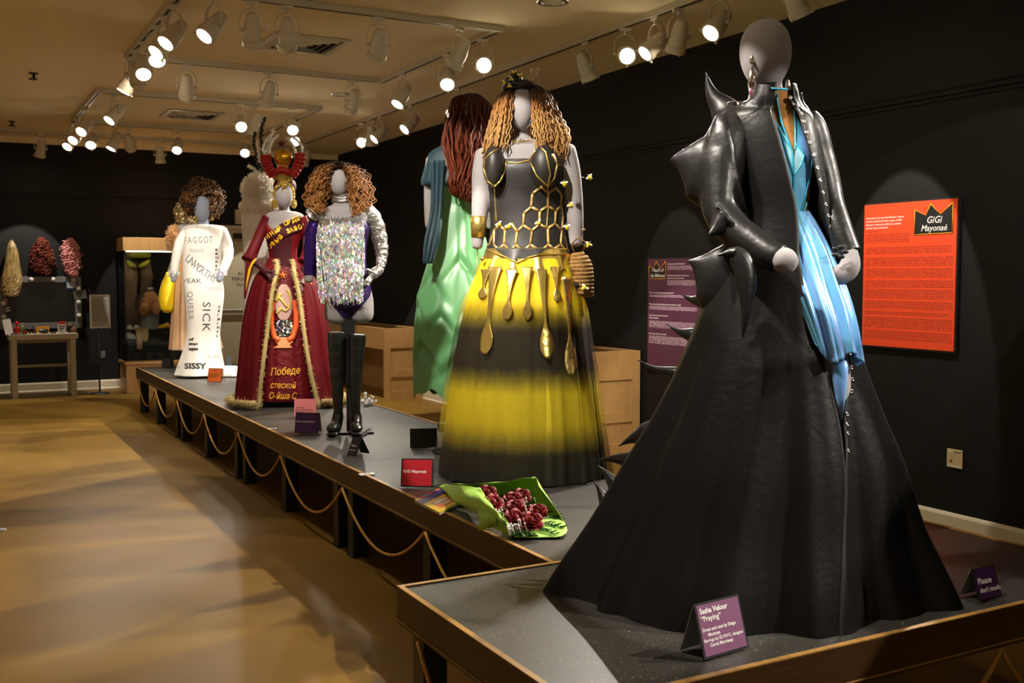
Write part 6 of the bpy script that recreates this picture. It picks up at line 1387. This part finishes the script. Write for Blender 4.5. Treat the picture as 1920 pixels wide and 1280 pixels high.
for xs in (((246, 492), (247, 525), (244, 560), (243, 600)), ((271, 492), (276, 520), (272, 545), (262, 575))):
    MB().tube([V_(x, y) for x, y in xs], [.085, .095, .075, .05], 14, flat=.5, up=(1, 0, 0)).build('tights_leg', M_tight, tg)
MB().tube([V_(238, 478), V_(246, 474), V_(258, 476), V_(270, 474), V_(282, 480)], [.03, .075, .06, .075, .03], 14, flat=.6, up=(0, 0, 1)).build('waistband', M_lime, tg)
for xs in (((238, 490), (246, 497), (254, 500)), ((260, 500), (270, 496), (281, 488))): MB().tube([V_(x, y, -.08) for x, y in xs], [.025, .045, .02], 10).build('ruffle', M_lime, tg)
MB().tube([V_(258, 471), V_(258, 462), (0, 0, 2.0-B0.z)], .004, 5).build('hanger_wire', M_dark_metal, tg)
def at_case(px, py, y): return wp(px, py, 1, y)
for i, (px, lb) in enumerate(((243, 'round white bra pad at the left of the case riser'), (256, 'round white bra pad beside the bust form'))):
    p = at_case(px, 620, 15.60); t = thing('bra_pad', lb, 'bra pad', (p.x, 15.60, .886), 0, 'white bra pads'); MB().lathe([(.046, 0), (.045, .02), (.034, .05), (.014, .062), (0, .064)], 22).build('pad', M_white, t); MB().lathe([(.047, .001), (.050, .006), (.046, .012)], 22, cap=False).build('rim_seam', M_white, t)
p = at_case(264, 622, 15.54); t = thing('stockings', 'beige stockings draped over the front edge of the case riser', 'stockings', (p.x, 15.535, .886)); M_beige = mat('beige_nylon', lin('b89468'), .6)
for dx, L_ in ((-.03, .28), (.05, .17)):
    MB().tube([(dx, .12, .016), (dx, .03, .018), (dx, -.03, .004), (dx+.005, -.045, -.08), (dx, -.045, -L_)], [(.045, .012), (.048, .012), (.05, .012), (.045, .012), (.035, .010)], 12, up=(1, 0, 0)).build('stocking_leg', M_beige, t)
p = at_case(306, 618, 15.58); t = thing('yellow_shoe', 'yellow pointed shoe on the case riser right of the bust form', 'shoe', (p.x, 15.58, .886)); M_ysh = mat('yellow_leather', lin('d8a818'), .4)
MB().tube([(-.10, 0, .018), (-.05, 0, .028), (.02, 0, .04), (.08, 0, .055)], [(.010, .012), (.034, .024), (.040, .034), (.032, .04)], 14, up=(0, 1, 0)).build('upper', M_ysh, t); MB().tube([(.08, 0, .05), (.085, 0, .001)], [.02, .008], 8).build('heel', M_ysh, t)
p = at_case(262, 556, 15.66)
# ------------------------------------------------------------------ maple tables along the right wall
def case_table(y0, y1, zt, label):
    t = thing('case_table', label, 'table', (5.355, y0, 0)); L_ = y1-y0; a, b = -.275, .262
    def end(y, s):
        o = MB(); o.box(a, b, y-.02, y+.02, 0, zt); e = o.build('end_panel', M_maple, t, smooth=False)
        yo = y-.032 if s < 0 else y+.0205; f = lambda *q: MB().box(q[0], q[1], yo, yo+.0115, q[2], q[3])
        f(a, a+.085, 0, zt).build('stile', M_maple, e, smooth=False); f(b-.085, b, 0, zt).build('stile', M_maple, e, smooth=False)
        for z0, z1 in ((zt-.24, zt), (zt*.33, zt*.43), (0, .12)): f(a+.0851, b-.0851, z0, z1).build('rail', M_maple, e, smooth=False)
    end(.032, -1); end(L_-.03, 1)
    MB().box(a, a+.03, .053, L_-.051, zt-.26, zt).build('apron', M_maple, t, smooth=False); MB().box(b-.03, b, .053, L_-.051, 0, zt).build('back_panel', M_maple, t, smooth=False)
    mb = MB(); 
    for q in ((a, b, 0, .07), (a, b, L_-.07, L_), (a, a+.06, .07, L_-.07), (b-.05, b, .07, L_-.07)): mb.box(q[0], q[1], q[2], q[3], zt+.0005, zt+.022)
    mb.build('top_frame', M_maple, t, smooth=False); MB().box(a+.06, b-.05, .07, L_-.07, zt-.05, zt-.03).build('felt_insert', M_black, t, smooth=False)
zA = wp(723, 616, 1, 12.77).z
case_table(12.77, 15.1, zA-.022, 'maple case table with black insert by the right wall, behind the black boots')
pR = wp(1200.5, 657, 0, 5.617); 
case_table(pR.y, pR.y+2.3, pR.z-.022, 'maple case table with recessed end panels, between the yellow gown and the spikes')

# ------------------------------------------------------------------ cards on the platforms
M_acr = mat('clear_acrylic', (1, 1, 1), .05); thin_glass(M_acr, (.85, .85, .86)); M_cardw = mat('grey_card_back', (.30, .28, .27), .6)
def card(label, A, B, h, col, lines, ink=M_white_print, lean=16, back=True, backcol=None, border=True, pz=PZ, name='label_card', cat='sign'):
    """tent card whose front foot runs from pixel A to pixel B; lines: (text, x fraction, y fraction, size fraction, bold)"""
    a, b = gp(*A, pz), gp(*B, pz); ux = (b-a).normalized(); n = Vector((ux.y, -ux.x, 0)); w_ = (b-a).length
    t = thing(name, label, cat, a, math.atan2(ux.y, ux.x)); ca, sa = cos(R(lean)), sin(R(lean))
    M_ = Matrix(((1, 0, 0, 0), (0, sa, -ca, 0), (0, ca, sa, .0015), (0, 0, 0, 1)))   # x along foot, y up the face, z out of it
    m = mat('card_'+col, lin(col), .55); th = .003; bd = w_*.035 if border else 0
    MB().box(0, w_, 0, h, -th, 0, M_).build('board', M_rail if border else m, t, smooth=False)
    MB().box(bd, w_-bd, bd, h-bd, .0002, .0012, M_).build('face', m, t, smooth=False)
    if back:
        yb = sa*h; MB().add([Vector(q) for q in ((.001, yb+.004, ca*h-.002), (w_-.001, yb+.004, ca*h-.002), (w_-.001, yb*2+.01, .001), (.001, yb*2+.01, .001))], [(0, 1, 2, 3)]).build('back_leg', backcol or M_cardw, t, smooth=False, solid=.002)
    if lines:
        mb = MB()
        for q in lines:
            if len(q) == 3:   # print too small to read: a broken line
                g = random.Random(int(q[1]*100)); x = q[0]
                while x < q[0]+q[2]:
                    e = min(x+g.uniform(.05, .13), q[0]+q[2]); mb.box(w_*x, w_*e, h*(q[1]+.012), h*(q[1]+.055), .0013, .0016, M_); x = e+.03
                continue
            tx, fx, fy_, fs_, bo = q; put_text(mb, tx, M_ @ Matrix.Translation((w_*fx, h*fy_, .0016)), w_*fs_, bold=bo)
        mb.build('lettering', ink, t, smooth=False, kind='stuff' if len(lines[0]) == 3 else None)
    return t
card('purple credit card sign in front of the black leather skirt', (1321, 1238), (1404, 1214), .158, '7a4a6c', (('Sasha Velour', .08, .80, .118, .03), ('“Praying”', .08, .66, .118, .018), ('Dress and coat by Diego', .07, .48, .074, .025), ('Montoya', .17, .385, .074, .025), ('Earrings by ISLYNYC, designer', .06, .29, .070, .02), ('Carrie Morrissey', .17, .195, .074, .025)), lean=17)
card('dark purple request sign at the right end of the foreground platform', (1837, 1128), (1879, 1118), .108, '3c1248', (('Please', .12, .50, .24, .03), ('don’t touch.', .12, .24, .185, .03)), lean=20)
card('red name card in front of the yellow gown', (751, 912.5), (811, 913.5), .148, 'c8182c', (('GiGi Mayonaé', .06, .50, .125, .035),), lean=14, backcol=M_acr)
card('dark violet name card behind the platform edge, below the pink card', (552, 811), (597, 812), .143, '4a1660', (('Peach of the Midwest', .05, .52, .088, .03),), lean=15)
card('salmon pink card behind the violet card', (551, 781), (592, 781), .140, 'e07a80', [(.08, .47, .40), (.08, .35, .80), (.08, .23, .84)], ink=M_print_dark, lean=15, border=False, backcol=M_acr)
card('orange card at the hem of the white lettered gown', (388, 716.5), (415, 717.5), .150, 'e8722c', [(.08, .82, .50), (.08, .58, .70), (.08, .50, .62), (.08, .42, .66), (.08, .34, .55)], ink=mat('brown_print', lin('7a3412'), .7), lean=14, backcol=M_acr)
card('small tilted black request card before the boots', (650, 854), (667, 856), .125, '0c0c0c', (('Please', .16, .50, .22, .03), ('don’t touch', .08, .28, .145, .03)), lean=30, border=False, backcol=M_acr)
card('blank black card turned away, left of the yellow hem', (769, 839), (820, 838), .122, '0a0a0a', None, lean=14, border=False)
card('black card standing left of the red gown fringe', (443, 718), (448, 718.5), .13, '0b0b0b', None, lean=12, border=False)
card('small black card at the far corner of the platforms', (303, 689), (324, 689), .115, '17161a', None, lean=12, border=False)
card('pale blue card half hidden behind the white train', (424, 690), (433, 690), .15, '6d7a86', None, lean=10, border=False)
card('black card lying askew beside the right boot', (683, 817), (699, 807), .03, '0c0c0c', None, lean=62, border=False, back=False)
for A, w_, d_, lb, rz in (((511, 803.5), .055, .035, 'small white card lying flat below the violet card', .2), ((688, 889), .085, .05, 'white printed slip lying flat on the platform edge left of the red card', .5)):
    t = thing('paper_slip', lb, 'paper', gp(*A, PZ), fy.rot+rz); MB().box(-w_/2, w_/2, -d_/2, d_/2, 0, .003).build('sheet', M_white_print, t, smooth=False); mb = MB()
    for k in range(3): mb.box(-w_*.4, w_*.3, -d_*.3+d_*.25*k, -d_*.2+d_*.25*k, .0031, .0034)
    mb.build('print', M_print_dark, t, smooth=False)
t = thing('crystal_headpiece', 'glittering crystal heap at the rear platform edge right of the boots', 'ornament', gp(687, 758, PZ), 0); g_ = random.Random(5)
for k in range(26): MB().ball((g_.gauss(0, .035), g_.gauss(0, .035), .012+abs(g_.gauss(0, .028))), g_.uniform(.010, .020), 6, 4).build('crystal', M_gem, t, smooth=False)
# board book
bk = [gp(778, 937, PZ+.012), gp(822, 916, PZ+.012), gp(851, 942, PZ+.012), gp(818, 957.5, PZ+.012)]
o_ = bk[0]; ux = (bk[3]-bk[0]); uy = (bk[1]-bk[0]); t = thing('board_book', 'yellow and purple picture book under the bouquet paper at the platform edge', 'book', (o_.x, o_.y, PZ))
L2 = lambda u, v, z: Vector((ux.x*u+uy.x*v, ux.y*u+uy.y*v, z))
def slab(u0, u1, v0, v1, z0, z1, nm, m):
    v = [L2(u, v_, z) for z in (z0, z1) for v_ in (v0, v1) for u in (u0, u1)]; MB().add(v, [(0, 2, 3, 1), (4, 5, 7, 6), (0, 1, 5, 4), (2, 6, 7, 3), (0, 4, 6, 2), (1, 3, 7, 5)]).build(nm, m, t, smooth=False)
M_by = mat('book_yellow', lin('d8b420'), .45); M_bp = mat('book_purple', lin('3c2a7a'), .45); M_bo = mat('book_orange', lin('d86a2c'), .45); M_bw = mat('book_white', (.6, .55, .45), .5)
slab(0, 1.15, 0, 1, 0, .010, 'pages', M_bw); slab(0, 1.16, -.01, 1.01, .0102, .0135, 'cover', M_by); slab(.10, .42, -.01, 1.01, .0136, .0139, 'title_band', M_bp)
for k in range(6): slab(0, .10, k/6, (k+1)/6, .0136, .0139, 'colour_square', [M_by, Mr, mat('sky_blue', lin('4a8ac0'), .5) if k == 2 else M_by, Mr, M_bp, M_bo][k])
slab(.52, 1.0, .2, .8, .0136, .0138, 'picture_panel', M_bo); slab(.58, .74, .25, .75, .0139, .0141, 'picture_shape', M_bw); slab(.8, .92, .4, .7, .0139, .0141, 'picture_shape', M_bw)

# ------------------------------------------------------------------ bouquet
M_wrap = mat('lime_tissue', lin('9cc94e'), .6, sheen=(.2, .4, 'd8ff90'), bump=(18, .25, 3)); M_rose = mat('dark_red_petal', lin('7a0c14'), .55, sheen=(.5, .4, 'e04040')); M_fern = mat('fern_green', lin('2f6a28'), .6); M_stem = mat('stem_green', lin('2c5222'), .6)
bq = thing('rose_bouquet', 'bouquet of dark red roses in lime green tissue lying at the platform edge', 'bouquet', gp(940, 970, PZ), fy.rot)
BW = Matrix.Translation(bq.location) @ Matrix.Rotation(fy.rot, 4, 'Z'); BI = BW.inverted()
q_ = lambda x, y, z: BI @ gp(x, y, PZ+z)
def sheet(ctrl, name, crinkle=.005, seed=1):
    rows = [cr([tuple(q_(*p)) for p in r_], 16) for r_ in ctrl]; cols = [cr([r_[i] for r_ in rows], 14) for i in range(17)]; g = random.Random(seed); ph = g.uniform(0, 6)
    MB().grid([[Vector(cols[i][j])+Vector((0, 0, max(0, crinkle*(sin(i*1.3+j*.7+ph)+sin(i*.6-j*1.1))))) for i in range(17)] for j in range(15)]).build(name, M_wrap, bq, solid=.0012)
sheet([[(826, 913, .03), (868, 925, .015), (915, 955, .008), (950, 995, .006), (966, 1008, .004)], [(832, 911, .05), (885, 925, .02), (945, 948, .01), (1000, 985, .006), (1020, 1007, .004)], [(845, 909, .06), (905, 915, .05), (965, 930, .03), (1030, 965, .012), (1061, 1003, .006)], [(856, 908, .07), (925, 908, .10), (975, 905, .11), (1020, 935, .05), (1055, 972, .02)], [(860, 908, .075), (930, 905, .12), (985, 898, .15), (1004, 894, .15), (1010, 912, .13)]], 'tissue_back', .004, 1)
sheet([[(824, 912, .035), (850, 909, .075), (880, 911, .10), (902, 919, .12), (912, 934, .12)], [(836, 925, .03), (862, 925, .08), (890, 931, .11), (918, 945, .12), (930, 958, .10)], [(850, 940, .015), (872, 944, .06), (902, 955, .09), (932, 968, .09), (946, 976, .07)], [(868, 951, .008), (886, 957, .04), (912, 972, .06), (938, 985, .05), (951, 988, .045)], [(880, 957, .006), (897, 966, .02), (915, 985, .03), (938, 995, .02), (956, 1005, .012)]], 'tissue_front', .006, 2)
sheet([[(896, 960, .075), (910, 950, .10), (925, 958, .10)], [(899, 978, .05), (914, 972, .075), (930, 978, .07)], [(897, 995, .012), (916, 991, .03), (930, 984, .04)]], 'tissue_fold', .003, 3)
def rose(c, r_, ax, seed):
    g = random.Random(seed); mb = MB(); z = Vector(ax).normalized(); x = z.orthogonal().normalized(); y = z.cross(x)
    mb.ball(c, (r_*.35, r_*.35, r_*.5), 8, 6)
    for ring, (n, rad, hgt, opn) in enumerate(((3, .34, .62, .05), (4, .52, .58, .15), (5, .74, .48, .32), (6, .92, .34, .55))):
        for k in range(n):
            a0 = 2*pi*k/n+ring*.7+g.uniform(-.15, .15); wd = 2*pi/n*.78; rows = []
            for j in range(5):
                v = j/4; row = []
                for i in range(6):
                    u = i/5*2-1; a = a0+u*wd*(.55+.45*sin(pi*min(1, v+.25))); rr2 = r_*(rad*(.25+.75*v**.6)+opn*.35*v**3+.05*u*u*v); hh = r_*(-.45+(hgt+.45)*v-.22*u*u*v-opn*.25*v**4)
                    row.append(Vector(c)+x*(rr2*cos(a))+y*(rr2*sin(a))+z*hh)
                rows.append(row)
            mb.grid(rows)
    return mb.build('rose', M_rose, bq, solid=.001)
for i, (x, y, z, r_) in enumerate(((915, 925, .15, .044), (926, 944, .15, .046), (962, 938, .14, .044), (978, 930, .14, .042), (964, 954, .15, .046), (968, 974, .13, .050), (1006, 962, .12, .046), (997, 978, .12, .048))):
    c = q_(x, y, z-.055); v = Vector((g_.uniform(-.2, .5), -.55, .8)); rose(c, r_, v, i); MB().tube([c-v.normalized()*.02, q_(930, 940, .03)], .0025, 5).build('stem', M_stem, bq)
mb = MB()
for x0, y0, n in ((938, 946, 16), (982, 940, 14), (955, 978, 14), (975, 972, 8), (984, 928, 8)):
    for _ in range(n): p = q_(x0+g_.gauss(0, 5), y0+8+g_.gauss(0, 4.5), .075+g_.uniform(0, .02)); mb.ball(p, g_.uniform(.0035, .0055), 6, 4); mb.tube([p, p+Vector((.01, .01, -.035))], .0007, 3)
mb.build('babys_breath', M_white_print, bq, kind='stuff')
mb = MB()
for (x0, y0), (x1, y1) in (((962, 968), (1052, 972)), ((962, 972), (1056, 988)), ((958, 975), (1040, 1000)), ((956, 980), (1000, 1003)), ((975, 960), (1046, 962)), ((955, 985), (972, 1003)), ((990, 955), (1035, 950)), ((955, 930), (945, 925)), ((985, 945), (1010, 930))):
    P = [q_(x0+(x1-x0)*k/16, y0+(y1-y0)*k/16+2*sin(k*.4), .03-.018*k/16) for k in range(17)]; mb.tube(P, .0012, 4); d = (P[-1]-P[0]).normalized(); n = Vector((-d.y, d.x, 0))
    for k in range(1, 17):
        for s2 in (-1, 1):
            b = P[k]; L_ = .034*(1-.5*k/16); e = b+d*L_*.5+n*(s2*L_)+Vector((0, 0, g_.uniform(-.004, .012)))
            mb.tube([b, e], .001, 3)
            for m_ in range(1, 5):
                f = b.lerp(e, m_/4.5); mb.tube([f, f+d*.010+n*s2*.002+Vector((0, 0, .004))], [.0026, .0008], 3); mb.tube([f, f-d*.008+n*s2*.008], [.0026, .0008], 3)
mb.build('fern_fronds', M_fern, bq, kind='stuff')
t = thing('floor_cover', 'small grey round cover plate on the floor at the left edge', 'cover plate', gp(2, 994, 0)); MB().lathe([(.032, 0), (.032, .006), (.026, .010), (0, .011)], 20).build('plate', M_cardw, t); MB().lathe([(.006, .0112), (.006, .013), (0, .0135)], 8).build('screw', M_metal, t)
